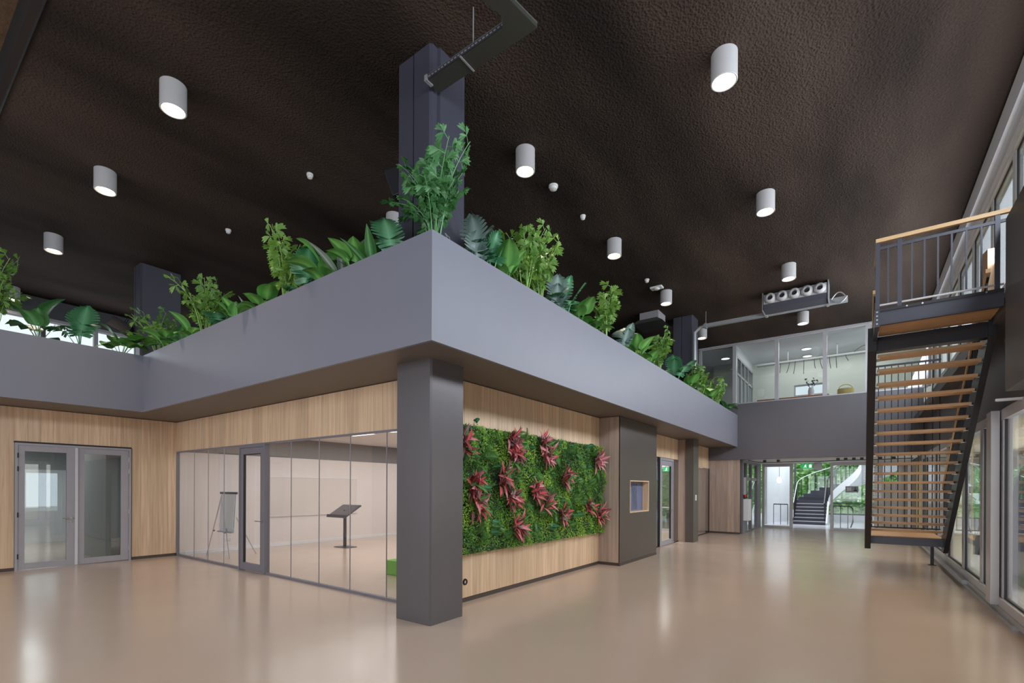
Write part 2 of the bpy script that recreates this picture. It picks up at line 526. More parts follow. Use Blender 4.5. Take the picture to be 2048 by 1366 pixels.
def planks(parent, axis, face, depth, u0, u1, z0, z1, step, mat, gap=0.002):
    """vertical boards: axis 'x' = boards lie in a plane of constant x (u is y), 'y' = constant y (u is x)"""
    n = max(1, round((u1 - u0) / step)); w = (u1 - u0) / n
    for k in range(n):
        a, b = u0 + k * w + gap / 2, u0 + (k + 1) * w - gap / 2
        m_ = B(face, face - depth, a, b, z0, z1) if axis == 'x' else B(a, b, face, face + depth, z0, z1)
        ob('plank', m_, mat, parent)

# left wooden wall with the double door
mb = MB().box(-13.95, -13.737, -7.3, 1.95, 0, SZ).box(-13.95, -13.737, 1.95, 3.86, 2.59, SZ).box(-13.95, -13.737, 3.86, 4.775, 0, SZ)
wl_ = st('wall_left', mb, 'plinth')
planks(wl_, 'x', -13.72, 0.016, -1.05, 1.95, 0.065, SZ - 0.012, 0.2, 'wood')
planks(wl_, 'x', -13.72, 0.016, 1.95, 3.86, 2.61, SZ - 0.012, 0.2, 'wood')
planks(wl_, 'x', -13.72, 0.016, 3.86, 4.77, 0.065, SZ - 0.012, 0.2, 'wood')
st('baseboard_left', MB().box(-13.737, -13.715, -7.3, 1.95, 0, 0.06).box(-13.737, -13.715, 3.86, 4.75, 0, 0.06), 'plinth')
# wood above the glass partition
wg = st('wall_glass_header', B(-13.72, -4.9, 4.787, 4.93, 2.57, SZ), 'plinth')
planks(wg, 'y', 4.77, 0.016, -13.72, -4.9, 2.575, SZ - 0.012, 0.2, 'wood')
# green wall
wv = st('wall_right_wood', MB().box(-4.95, -4.787, 4.8, 9.95, 0, SZ), 'plinth')
planks(wv, 'x', -4.77, 0.016, 4.79, 9.93, 0.065, SZ - 0.012, 0.2, 'wood')
st('baseboard_right', MB().box(-4.787, -4.765, 4.8, 9.93, 0, 0.06).box(-4.77, -4.265, 9.925, 9.95, 0, 0.06).box(-4.31, -4.262, 9.93, 12.285, 0, 0.06), 'plinth')
# projecting block with the bronze front and the niche
mb = MB().box(-4.95, -4.29, 9.947, 10.5, 0, SZ).box(-4.95, -4.29, 11.72, 12.28, 0, SZ).box(-4.95, -4.29, 10.5, 11.72, 0, 1.14).box(-4.95, -4.29, 10.5, 11.72, 1.90, SZ).box(-4.95, -4.44, 10.5, 11.72, 1.14, 1.90)
wb = st('wall_block', mb, 'plinth')
planks(wb, 'y', 9.93, 0.016, -4.77, -4.272, 0.065, SZ - 0.012, 0.25, 'wood2')
mb = MB().box(-4.29, -4.268, 9.93, 10.5, 0.062, SZ - 0.01).box(-4.29, -4.268, 11.72, 12.28, 0.062, SZ - 0.01).box(-4.29, -4.268, 10.5, 11.72, 0.062, 1.155).box(-4.29, -4.268, 10.5, 11.72, 1.885, SZ - 0.01)
ob('front_panel', mb, 'bronze', wb)
# header over the entrance door, wooden fin, second header
wh = st('wall_door_header', B(-4.95, -4.787, 12.28, 19.6, 2.64, SZ), 'plinth')
planks(wh, 'x', -4.77, 0.016, 12.28, 15.77, 2.64, SZ - 0.012, 0.2, 'wood')
planks(wh, 'x', -4.77, 0.016, 16.3, 19.6, 2.50, SZ - 0.012, 0.22, 'wood')
wf = st('wall_fin', B(-4.95, -4.36, 15.795, 15.9, 0, SZ), 'plinth')
planks(wf, 'y', 15.78, 0.016, -4.77, -4.36, 0.0, SZ - 0.012, 0.2, 'wood2')
# wooden cupboard block at the far end and the dark bulkhead
wk = st('wall_far_wood', B(-4.95, -3.665, 19.717, 20.0, 0, 2.84), 'plinth')
planks(wk, 'y', 19.70, 0.016, -4.95, -3.66, 0.07, 2.835, 0.21, 'wood2')
st('baseboard_far', B(-4.77, -3.655, 19.70, 19.72, 0, 0.06), 'plinth')

# columns
st('column', MB().prism([(-4.885, 4.19), (-4.285, 4.19), (-4.265, 4.21), (-4.265, 4.78), (-4.885, 4.78)], 'z', 0.0, SZ), 'column')
mb = MB().prism([(-4.885, 4.20), (-4.62, 4.20), (-4.62, 4.23), (-4.60, 4.23), (-4.60, 4.20), (-4.33, 4.20), (-4.30, 4.23), (-4.30, 4.31), (-4.265, 4.33), (-4.265, 4.78), (-4.885, 4.78)], 'z', SZ + 0.08, CZ)
st('column.001', mb, 'uppercol')
mb = MB().prism([(-14.755, 4.19), (-14.68, 4.19), (-14.68, 4.24), (-14.64, 4.24), (-14.64, 4.19), (-14.34, 4.19), (-14.30, 4.23), (-14.30, 5.05), (-14.755, 5.05)], 'z', 3.95, CZ)
st('column.002', mb, 'darkcol')
mb = MB().prism([(-4.89, 15.6), (-4.64, 15.6), (-4.64, 15.63), (-4.62, 15.63), (-4.62, 15.6), (-4.31, 15.6), (-4.29, 15.63), (-4.29, 16.22), (-4.89, 16.22)], 'z', 3.95, CZ)
st('column.003', mb, 'darkcol')
mb = MB().prism([(-4.53, 15.73), (-4.28, 15.73), (-4.28, 16.3), (-4.53, 16.3), (-4.53, 16.24), (-4.34, 16.2), (-4.34, 15.83), (-4.53, 15.79)], 'z', 0.0, SZ)
st('column.004', mb, 'bronze')

# far band below the upper glazing
st('wall_far_band', MB().box(-4.95, 1.6, 19.62, 19.95, 2.82, 4.90), 'band')
st('ceiling.003', MB().box(-4.95, 1.6, 19.95, 24.2, 2.83, 2.95), 'whitecool')
# dark upper walls round the gallery
st('wall_gallery_back', MB().box(-12.0, -5.15, 19.62, 19.9, 3.95, CZ).box(-20, -12.0, 11.0, 11.2, 3.95, CZ).box(-12.2, -12.0, 11.0, 19.9, 3.95, CZ), 'darkwall')
mb = MB().box(-19.6, -19.4, -7.3, 11.0, 3.95, 4.75).box(-19.6, -19.4, -7.3, 11.0, 6.65, CZ).box(-19.6, -19.4, 5.7, 11.0, 4.75, 6.65)
st('wall_gallery_left', mb, 'darkwall')
w = st('window_1', MB().box(-19.62, -19.38, -7.3, 5.7, 4.75, 4.83).box(-19.62, -19.38, -7.3, 5.7, 6.57, 6.65), 'alu')
for y in (-7.2, -5, -2.8, -0.6, 1.6, 3.35, 4.55, 5.62):
    ob('mullion', B(-19.56, -19.42, y - 0.05, y + 0.05, 4.83, 6.57), 'darkcol' if y == 3.35 else 'alu', w)
ys = (-7.2, -5, -2.8, -0.6, 1.6, 3.35, 4.55, 5.62)
for a, b in zip(ys[:-1], ys[1:]):
    ob('pane', B(-19.505, -19.495, a + 0.05, b - 0.05, 4.83, 6.57), 'glassfac', w)
# walls behind the camera
mb = MB().box(-22, 1.7, -7.5, -7.3, 5.6, CZ).box(-22, -14.5, -7.5, -7.3, 0, 5.6).box(0.6, 1.7, -7.5, -7.3, 0, 5.6).box(-14.5, 0.6, -7.5, -7.3, 0, 0.35)
st('wall_rear', mb, 'greywall')
w = st('window_2', MB().box(-14.5, 0.6, -7.45, -7.35, 0.35, 0.45).box(-14.5, 0.6, -7.45, -7.35, 5.5, 5.6).box(-14.5, 0.6, -7.45, -7.35, 2.75, 2.95), 'alu')
xs = [-14.5 + 15.1 * k / 9 for k in range(10)]
for x in xs:
    ob('mullion', B(x - 0.05, x + 0.05, -7.45, -7.35, 0.45, 5.5), 'alu', w)
for a, b in zip(xs[:-1], xs[1:]):
    for z0, z1 in ((0.45, 2.75), (2.95, 5.5)):
        ob('pane', B(a + 0.05, b - 0.05, -7.405, -7.395, z0, z1), 'glassfac', w)
st('wall_right_rear', MB().box(1.6, 1.75, -7.5, 3.0, 0, 2.83), 'rightband')

# ---------------------------------------------------------------- right facade
st('wall_right_band', MB().box(1.62, 1.95, 3.0, 24.0, 2.80, 4.0).box(1.80, 1.95, -7.5, 24.0, 4.0, 4.75), 'rightband')
st('floor.004', MB().box(1.36, 1.85, -7.5, 19.6, 3.80, 3.97), 'rightband')
st('trim_3', MB().box(1.72, 1.95, -7.5, 19.6, 6.655, CZ).box(1.66, 1.72, -7.5, 19.6, 6.86, CZ), 'whitecool')
w = st('window_3', MB().box(1.78, 1.90, -7.5, 19.6, 4.75, 4.85).box(1.76, 1.90, -7.5, 19.6, 6.57, 6.655), 'whitecool')
ys = [-7.4, -5.2, -3.0, -0.8, 1.4, 3.6, 5.8, 8.0, 9.87, 11.31, 13.0, 14.7, 16.4, 18.1, 19.5]
for y in ys:
    ob('mullion', B(1.79, 1.87, y - 0.08, y + 0.08, 4.85, 6.57), 'whitecool', w)
for a, b in zip(ys[:-1], ys[1:]):
    p_ = ob('pane', B(1.812, 1.820, a + 0.08, b - 0.08, 4.85, 6.57), 'glassfac', w)
    g = MB().box(1.805, 1.83, a + 0.08, a + 0.105, 4.85, 6.57).box(1.805, 1.83, b - 0.105, b - 0.08, 4.85, 6.57).box(1.805, 1.83, a + 0.105, b - 0.105, 6.545, 6.57)
    ob('gasket', g, 'gasket', w)
# parapet box beside the stair landing
st('wall_parapet', MB().box(1.34, 1.52, -7.3, 7.75, 2.83, 4.80).box(1.52, 1.80, -7.3, 7.75, 2.83, 2.95), 'rightband')

# lower glazing
ys = [3.0, 5.0, 7.25, 9.35, 10.57, 12.25, 14.3, 16.5, 18.6, 19.6]
w = st('window_4', MB().box(1.56, 1.70, 3.0, 19.6, 2.66, 2.80).box(1.54, 1.72, 3.0, 19.6, 0.12, 0.24), 'alu')
for y in ys:
    ww = 0.2 if y == 9.35 else 0.1
    mbm = B(1.565, 1.66, y - ww, y + ww, 0.24, 2.66)
    if y == 9.35: mbm.box(1.46, 1.55, y - 0.12, y + 0.18, 0.13, 2.79)
    ob('mullion', mbm, 'alu', w, bevel=0.004)
for a, b in zip(ys[:-1], ys[1:]):
    ra = 0.2 if a == 9.35 else 0.1; rb = 0.2 if b == 9.35 else 0.1
    ob('pane', B(1.594, 1.604, a + ra, b - rb, 0.24, 2.66), 'glassfac', w)
    g = MB().box(1.582, 1.615, a + ra, a + ra + 0.025, 0.24, 2.66).box(1.582, 1.615, b - rb - 0.025, b - rb, 0.24, 2.66).box(1.582, 1.615, a + ra + 0.025, b - rb - 0.025, 0.24, 0.262)
    ob('gasket', g, 'gasket', w)
st('trim_4', MB().box(1.50, 1.60, 8.3, 19.6, 0, 0.05).box(1.53, 1.60, 3.0, 11.5, 0.05, 0.12).box(1.575, 1.62, 3.0, 8.3, 0, 0.06).box(1.46, 1.60, 11.5, 19.6, 0.05, 0.12), 'galv')
# rooms behind the lower glazing
mb = MB().box(8.2, 8.4, -2, 12.0, 0, 2.9).box(8.2, 8.4, 12.0, 24, 0, 0.9).box(8.2, 8.4, 12.0, 24, 2.4, 2.9)
for y in (12.0, 14.2, 16.4, 18.6, 20.8): mb.box(8.2, 8.4, y, y + 0.7, 0.9, 2.4)
st('wall_side_room', mb, 'yellowwall')
st('wall_side_room.001', MB().box(1.75, 8.4, 23.9, 24.1, 0, 0.7).box(1.75, 8.4, 23.9, 24.1, 2.5, 2.9).box(1.75, 3.0, 23.9, 24.1, 0.7, 2.5).box(4.6, 5.4, 23.9, 24.1, 0.7, 2.5).box(7.2, 8.4, 23.9, 24.1, 0.7, 2.5), 'yellowwall')
st('wall_side_room.002', MB().box(1.75, 8.4, -2.2, -2.0, 0, 2.9), 'yellowwall')
st('ceiling.004', MB().box(1.96, 8.4, -2.2, 24.1, 2.86, 3.0), 'yellowwall')
st('wall_side_room.003', B(1.78, 2.28, 16.4, 16.6, 0, 2.86), 'yellowwall')
st('column.005', B(4.6, 5.6, 14.5, 15.4, 0, 2.86), 'yellowwall')

# ---------------------------------------------------------------- far upper office
st('trim_5', B(-5.15, 1.8, 19.58, 19.75, 7.145, CZ), 'alu')
w = st('window_5', MB().box(-5.10, 1.7, 19.66, 19.76, 4.90, 4.94).box(-5.10, 1.7, 19.66, 19.76, 7.12, 7.145), 'alu')
xs = [-5.12, -3.86, -2.45, -0.99, 0.19, 1.72]
for x in xs:
    ob('mullion', B(x - 0.06, x + 0.06, 19.64, 19.80, 4.94, 7.12), 'alu', w)
for a, b in zip(xs[:-1], xs[1:]):
    ob('pane', B(a + 0.06, b - 0.06, 19.70, 19.71, 4.94, 7.12), 'glassfac', w)
st('ceiling.005', MB().box(-3.8, 1.9, 19.8, 23.4, 7.15, 7.25), 'whitecool')
st('ceiling.006', MB().box(-8.0, -3.8, 19.95, 23.4, 7.15, 7.25), 'whitecool')
st('floor.005', MB().box(-8.0, 1.9, 19.95, 23.4, 3.85, 3.98), 'hallfloor')
mb = MB().box(-8.0, -2.25, 23.2, 23.4, 3.98, 7.15).box(-1.2, 1.9, 23.2, 23.4, 3.98, 7.15).box(-2.25, -1.2, 23.2, 23.4, 6.05, 7.15).box(-2.25, -1.2, 23.2, 23.4, 3.98, 5.0)
st('wall_office_back', mb, 'officewall')
w = st('window_6', MB().box(-2.25, -1.2, 23.25, 23.35, 6.0, 6.05).box(-2.25, -1.2, 23.25, 23.35, 5.0, 5.04).box(-2.25, -2.2, 23.25, 23.35, 5.04, 6.0).box(-1.25, -1.2, 23.25, 23.35, 5.04, 6.0).box(-2.2, -1.25, 23.27, 23.33, 5.60, 5.64), 'alu')
ob('pane', B(-2.2, -1.25, 23.295, 23.305, 5.04, 6.0), 'glassfac', w)
st('wall_office_right', B(1.9, 2.0, 19.8, 23.4, 3.98, 7.15), 'officewall')
st('wall_office_left', MB().box(-8.1, -8.0, 19.9, 23.4, 3.98, 7.15).box(-5.3, -4.4, 22.6, 22.8, 3.98, 7.15), 'officewall')
# glazed side partition of the office
ys = [19.85, 20.6, 21.35, 22.1, 23.15]
w = st('window_7', MB().box(-3.86, -3.80, 19.8, 23.2, 6.72, 6.80).box(-3.86, -3.80, 19.8, 23.2, 6.08, 6.16).box(-3.86, -3.80, 19.8, 23.2, 3.98, 4.05), 'alu')
for y in ys:
    ob('mullion', B(-3.86, -3.80, y - 0.04, y + 0.04, 4.05, 6.72), 'alu', w)
for a, b in zip(ys[:-1], ys[1:]):
    ob('pane', B(-3.835, -3.825, a + 0.04, b - 0.04, 4.05, 6.08), 'glassfac', w)
    ob('pane', B(-3.835, -3.825, a + 0.04, b - 0.04, 6.16, 6.72), 'glassdark', w)
st('wall_office_header', MB().box(-3.86, -3.80, 19.8, 23.2, 6.80, 7.15), 'whitecool')

# ---------------------------------------------------------------- meeting room behind the glass partition
mb = MB().box(-13.95, -13.70, 4.835, 14.2, 0, 2.57).box(-13.70, -4.95, 14.0, 14.2, 0, 2.57)
st('wall_meeting', mb, 'white')
mb = MB().box(-13.95, -13.70, 4.835, 14.2, 2.57, 3.15).box(-13.70, -4.95, 14.0, 14.2, 2.57, 3.15)
st('wall_meeting.001', mb, 'greywall')
st('wall_meeting.002', B(-4.97, -4.951, 4.95, 14.0, 0, 3.15), 'white')
st('baseboard_meeting', MB().box(-13.70, -13.685, 4.95, 14.0, 0, 0.08).box(-13.685, -4.97, 13.985, 14.0, 0, 0.08), 'whitecool')
st('ceiling.007', B(-13.70, -4.951, 4.94, 14.0, 3.15, 3.25), 'white')
# corridor behind the double door
mb = MB().box(-20.2, -13.95, 0.7, 0.8, 0, 3.0).box(-17.3, -13.95, 3.45, 3.55, 0, 3.0).box(-20.2, -17.3, 5.5, 5.6, 0, 3.0)
mb.box(-20.2, -20.1, 0.8, 2.9, 0, 3.0).box(-20.2, -20.1, 4.0, 5.5, 0, 3.0).box(-20.2, -20.1, 2.9, 4.0, 2.2, 3.0)
st('wall_corridor', mb, 'corridor')
st('ceiling.008', B(-20.2, -13.95, 0.7, 5.6, 3.0, 3.1), 'darkwall')
d = st('door_3', MB().box(-20.15, -20.05, 2.9, 3.0, 0, 2.2).box(-20.15, -20.05, 3.9, 4.0, 0, 2.2).box(-20.15, -20.05, 3.0, 3.9, 2.1, 2.2).box(-20.13, -20.07, 3.0, 3.9, 0, 0.95).box(-20.13, -20.07, 3.0, 3.1, 0.95, 2.1).box(-20.13, -20.07, 3.8, 3.9, 0.95, 2.1), 'whitecool')
ob('pane', B(-20.105, -20.095, 3.1, 3.8, 0.95, 2.1), 'glassfac', d)
# room behind the entrance door
mb = MB().box(-9.5, -8.2, 19.4, 19.6, 0, 3.2).box(-8.2, -4.97, 19.4, 19.6, 2.6, 3.2).box(-9.6, -9.5, 14.2, 19.6, 0, 3.2).box(-5.0, -4.95, 19.4, 19.7, 0, 2.6)
st('wall_entrance_room', mb, 'whitecool')
st('ceiling.009', B(-9.6, -4.95, 14.2, 19.6, 3.2, 3.3), 'whitecool')
w = st('window_8', MB().box(-8.2, -5.0, 19.45, 19.55, 0.0, 0.08).box(-8.2, -5.0, 19.45, 19.55, 2.52, 2.6).box(-8.2, -5.0, 19.45, 19.55, 0.92, 0.97), 'alu')
xs = [-8.16, -7.4, -6.6, -5.8, -5.05]
for x in xs: ob('mullion', B(x - 0.03, x + 0.03, 19.45, 19.55, 0.08, 2.52), 'alu', w)
for a, b in zip(xs[:-1], xs[1:]): ob('pane', B(a + 0.03, b - 0.03, 19.495, 19.505, 0.08, 2.52), 'glassfac', w)
st('ground', B(-60, 60, 19.7, 90, -0.3, -0.13), plain('outdoor_lawn', (0.10, 0.22, 0.05), 0.9, noise=0.3))
st('ground.001', B(-60, -22.3, -60, 19.7, -0.3, -0.13), plain('outdoor_paving', (0.42, 0.40, 0.38), 0.9, noise=0.1))
st('ground.002', B(-22.3, 60, -60, -7.6, -0.3, -0.13), plain('outdoor_paving', (0.42, 0.40, 0.38), 0.9, noise=0.1))
st('ground.003', B(8.5, 60, -7.6, 19.7, -0.3, -0.13), plain('outdoor_paving', (0.42, 0.40, 0.38), 0.9, noise=0.1))

# ---------------------------------------------------------------- far glazing towards the stair hall
w = st('window_9', MB().box(-3.56, -2.36, 24.05, 24.2, 0, 0.10).box(-3.56, -3.47, 24.05, 24.2, 0.10, 2.83).box(-2.48, -2.36, 24.05, 24.2, 0.10, 2.83).box(-3.47, -2.48, 24.05, 24.2, 2.70, 2.83), 'alu')
ob('pane', B(-3.47, -2.48, 24.12, 24.13, 0.10, 2.70), 'glass', w)
w = st('window_10', MB().box(-1.0, 1.6, 24.05, 24.2, 0, 0.10).box(-1.0, -0.91, 24.05, 24.2, 0.10, 2.83).box(1.5, 1.6, 24.05, 24.2, 0.10, 2.83).box(0.35, 0.42, 24.05, 24.2, 0.10, 2.70).box(-0.91, 1.5, 24.05, 24.2, 2.70, 2.83), 'alu')
ob('pane', B(-0.91, 0.35, 24.12, 24.13, 0.10, 2.70), 'glass', w)
ob('pane', B(0.42, 1.5, 24.12, 24.13, 0.10, 2.70), 'glass', w)
# side glazing with the door, left of the hall
w = st('window_11', MB().box(-3.72, -3.60, 20.0, 20.12, 0, 2.83).box(-3.72, -3.60, 20.12, 20.75, 0, 0.55).box(-3.72, -3.60, 20.12, 24.05, 2.72, 2.83).box(-3.72, -3.60, 20.7, 20.8, 0.0, 2.72).box(-3.72, -3.60, 21.75, 21.87, 0, 2.72).box(-3.72, -3.60, 23.1, 24.05, 0, 2.72).box(-3.70, -3.62, 20.8, 23.1, 2.05, 2.17).box(-3.72, -3.60, 20.8, 23.1, 0, 0.06), 'partition')
for a, b in ((20.8, 21.75), (21.87, 23.1)):
    ob('pane', B(-3.665, -3.655, a, b, 0.06, 2.05), 'glass', w)
    ob('pane', B(-3.665, -3.655, a, b, 2.17, 2.72), 'glass', w)
ob('pane', B(-3.665, -3.655, 20.12, 20.7, 0.55, 2.72), 'glassdark', w)
# stair hall shell
mb = MB().box(-3.62, -2.95, 24.4, 31.0, 0, 0.01)
st('wall_stair_hall', MB().prism([(-3.9, 26.5), (-3.7, 26.5), (-3.5, 28.6), (-3.0, 30.4), (-3.2, 30.5), (-3.75, 28.7)], 'z', 0, 3.6), 'whitecool')
st('wall_stair_hall.001', MB().box(2.2, 2.4, 24.3, 28.0, 0, 6.5), 'whitecool')
st('wall_hall_white', MB().box(0.46, 0.75, 24.4, 24.5, 0, 2.9).box(1.2, 2.2, 24.4, 24.5, 0, 2.9).box(0.75, 1.2, 24.4, 24.5, 0, 1.95).box(0.75, 1.2, 24.4, 24.5, 2.72, 2.9), 'white')
st('ceiling.010', MB().box(-4.2, 3.4, 24.2, 26.4, 2.95, 3.05), 'whitecool')

# ================================================================ GLASS PARTITION AND DOORS
gp = thing('glass_partition', (-9.2, 4.77, 0), 'frameless glass partition of tall clear panes between hall and white meeting room', 'partition')
ob('head_rail', MB().box(-13.70, -4.9, 4.772, 4.83, 2.545, 2.575), 'partition', gp)
ob('floor_rail', MB().box(-13.70, -10.45, 4.772, 4.83, 0, 0.035).box(-9.39, -4.9, 4.772, 4.83, 0, 0.035), 'partition', gp)
ob('side_rail', B(-13.72, -13.70, 4.772, 4.83, 0, 2.575), 'partition', gp)
xs1 = [-13.70, -12.753, -11.998, -11.216, -10.45]
xs2 = [-9.39, -8.514, -7.613, -6.733, -5.827, -4.9]
for xs in (xs1, xs2):
    for a, b in zip(xs[:-1], xs[1:]):
        ob('pane', B(a + 0.006, b - 0.006, 4.796, 4.808, 0.035, 2.545), 'glass', gp)
    for x in xs[1:-1]:
        ob('seal', B(x - 0.004, x + 0.004, 4.794, 4.81, 0.035, 2.545), 'doorgrey', gp)

def lever(mb, x, y, z, dx, out):
    """lever handle: rosette, neck and grip"""
    mb.lathe([(0.001, 0), (0.026, 0), (0.026, out * 0.012), (0.001, out * 0.012)], (x, y, z), 16, 'y')
    mb.tube([(x, y, z), (x, y + out * 0.055, z), (x + dx * 0.02, y + out * 0.06, z), (x + dx * 0.14, y + out * 0.06, z)], 0.010, 10)
    return mb
d = thing('door_1', (-9.9, 4.77, 0), kind='structure')
ob('frame', MB().box(-10.45, -10.40, 4.755, 4.86, 0, 2.55).box(-9.44, -9.39, 4.755, 4.86, 0, 2.55).box(-10.40, -9.44, 4.755, 4.86, 2.50, 2.55), 'partition', d)
leaf = ob('leaf', MB().box(-10.395, -10.265, 4.76, 4.815, 0.012, 2.495).box(-9.56, -9.445, 4.76, 4.815, 0.012, 2.495).box(-10.265, -9.56, 4.76, 4.815, 2.37, 2.495).box(-10.265, -9.56, 4.76, 4.815, 0.012, 0.16), 'partition', d, bevel=0.004)
ob('pane', B(-10.265, -9.56, 4.782, 4.794, 0.16, 2.37), 'glass', leaf)
ob('gasket', MB().box(-10.265, -10.25, 4.765, 4.81, 0.16, 2.37).box(-9.575, -9.56, 4.765, 4.81, 0.16, 2.37).box(-10.25, -9.575, 4.765, 4.81, 2.355, 2.37), 'gasket', leaf)
ob('handle', lever(MB(), -9.51, 4.76, 1.03, -1, -1), 'chrome', leaf, smooth=True)

# double door in the left wall (plane x = -13.72, towards +x)
d = thing('door_2', (-13.72, 2.9, 0), kind='structure')
ob('frame', MB().box(-13.80, -13.70, 1.955, 2.0, 0, 2.575).box(-13.80, -13.70, 3.81, 3.855, 0, 2.575).box(-13.80, -13.70, 2.0, 3.81, 2.53, 2.575), 'doorgrey', d)
ob('shadow_gap', MB().box(-13.735, -13.705, 1.94, 3.862, 2.577, 2.60).box(-13.735, -13.71, 3.857, 3.87, 0.0, 2.577), 'gasket', d)
for k, (a, b, ga, gb) in enumerate(((2.003, 2.865, 2.10, 2.735), (2.915, 3.807, 3.025, 3.665))):
    lf = ob('leaf', MB().box(-13.765, -13.71, a, ga, 0.012, 2.525).box(-13.765, -13.71, gb, b, 0.012, 2.525).box(-13.765, -13.71, ga, gb, 2.41, 2.525).box(-13.765, -13.71, ga, gb, 0.012, 0.135), 'doorgrey', d, bevel=0.003)
    ob('pane', B(-13.745, -13.735, ga, gb, 0.135, 2.41), 'glassdoor', lf)
    hy = a - 0.004 if k == 0 else b + 0.004
    for z in (0.28, 1.12, 2.05, 2.32):
        ob('hinge', MB().tube([(-13.70, hy, z - 0.05), (-13.70, hy, z + 0.05)], 0.011, 10), 'gasket' if k == 0 else 'alu', lf, smooth=True)
    if k == 0:
        mbh = MB().lathe([(0.001, 0), (0.026, 0), (0.026, 0.012), (0.001, 0.012)], (-13.71, 2.80, 1.02), 16, 'x')
        mbh.tube([(-13.71, 2.80, 1.02), (-13.655, 2.80, 1.02), (-13.65, 2.78, 1.02), (-13.65, 2.65, 1.02)], 0.011, 10)
        ob('handle', mbh, 'chrome', lf, smooth=True)
        ob('lock_cylinder', MB().lathe([(0.001, 0.012), (0.012, 0.012), (0.026, 0.01), (0.026, 0)], (-13.71, 2.80, 0.93), 16, 'x'), 'chrome', lf, smooth=True)
ob('astragal', B(-13.735, -13.688, 2.866, 2.914, 0.012, 2.528), 'astragal', d)

# entrance door on the right wing (plane x = -4.77)
d = thing('door_4', (-4.77, 14.5, 0), kind='structure')
ob('frame', MB().box(-4.84, -4.73, 13.93, 14.0, 0, 2.62).box(-4.84, -4.73, 15.10, 15.17, 0, 2.62).box(-4.84, -4.73, 14.0, 15.10, 2.55, 2.62), 'doorgrey', d)
lf = ob('leaf', MB().box(-4.80, -4.745, 14.005, 14.14, 0.012, 2.545).box(-4.80, -4.745, 14.96, 15.095, 0.012, 2.545).box(-4.80, -4.745, 14.14, 14.96, 2.40, 2.545).box(-4.80, -4.745, 14.14, 14.96, 0.012, 0.16), 'doorgrey', d, bevel=0.003)
ob('pane', B(-4.778, -4.768, 14.14, 14.96, 0.16, 2.40), 'glass', lf)
mbh = MB().tube([(-4.745, 15.03, 1.05), (-4.69, 15.03, 1.05), (-4.685, 15.01, 1.05), (-4.685, 14.88, 1.05)], 0.011, 10)
ob('handle', mbh, 'chrome', lf, smooth=True)
ob('gasket', MB().box(-4.79, -4.735, 13.915, 13.93, 0, 2.62).box(-4.79, -4.74, 14.945, 14.96, 0.16, 2.40), 'gasket', d)
gs = thing('glass_screen', (-4.77, 15.8, 0), 'tall glass side panels left and right of the entrance door under the wood header', 'glazing')
ob('pane', B(-4.775, -4.763, 12.30, 13.90, 0.02, 2.63), 'glass', gs)
ob('pane', B(-4.775, -4.763, 15.18, 15.77, 0.02, 2.63), 'glass', gs)
ob('rail', MB().box(-4.80, -4.75, 12.29, 13.90, 0, 0.02).box(-4.80, -4.75, 15.18, 15.77, 0, 0.02).box(-4.79, -4.755, 13.88, 13.915, 0.02, 2.63), 'gasket', gs)
gs = thing('glass_screen', (-4.77, 18, 0), 'glass panel backed with wood in place of a reflection, between the slim bronze column and the far wooden block', 'glazing')
ob('pane', B(-4.775, -4.763, 16.32, 19.68, 0.02, 2.50), 'glass', gs)
ob('rail', MB().box(-4.79, -4.75, 16.32, 19.68, 0, 0.02).box(-4.79, -4.755, 19.66, 19.70, 0.02, 2.50), 'gasket', gs)
ob('backing', B(-4.93, -4.90, 16.3, 19.7, 0, 2.5), 'wood2', gs)  # wood board standing in for timber reflected by this pane

# niche with the display
nc = thing('display_niche', (-4.3, 11.1, 1.15), 'wood lined niche with a grey display, set into the dark bronze front panel', 'niche')
ob('lining', MB().box(-4.44, -4.262, 10.505, 10.53, 1.145, 1.895).box(-4.44, -4.262, 11.69, 11.715, 1.145, 1.895).box(-4.44, -4.262, 10.53, 11.69, 1.87, 1.895).box(-4.44, -4.262, 10.53, 11.69, 1.145, 1.17), 'wood', nc)
ob('back_panel', B(-4.44, -4.42, 10.53, 11.69, 1.17, 1.87), 'bluescreen', nc)
mbw = MB()
for k in range(4):
    pts = [(-4.415, 11.02 + 0.09 * k + 0.035 * math.sin(t * 4.2 + k * 0.7) * (0.4 + t), 1.20 + 0.62 * t) for t in [i / 14 for i in range(15)]]
    mbw.tube(pts, 0.012, 6)
ob('wave_relief', mbw, 'planter', nc, smooth=True)

# small wall fittings
o = thing('wall_socket', (-4.765, 5.40, 0.30), 'round black wall socket low on the wood beside the front column', 'socket')
ob('ring', MB().lathe([(0.022, 0.004), (0.024, 0.016), (0.045, 0.016), (0.05, 0.0)], (-4.77, 5.40, 0.30), 24, 'x'), 'black', o, smooth=True)
ob('insert', MB().lathe([(0.001, 0.008), (0.022, 0.006), (0.022, 0.0)], (-4.77, 5.40, 0.30), 20, 'x'), 'wood', o, smooth=True)
o = thing('light_switch', (-4.28, 16.0, 1.42), 'white light switch on the slim bronze column', 'switch')
ob('plate', B(-4.28, -4.268, 15.93, 16.07, 1.33, 1.51), 'whiteplastic', o, bevel=0.003)
ob('rocker', B(-4.268, -4.262, 15.96, 16.04, 1.36, 1.48), 'whiteplastic', o, bevel=0.002)

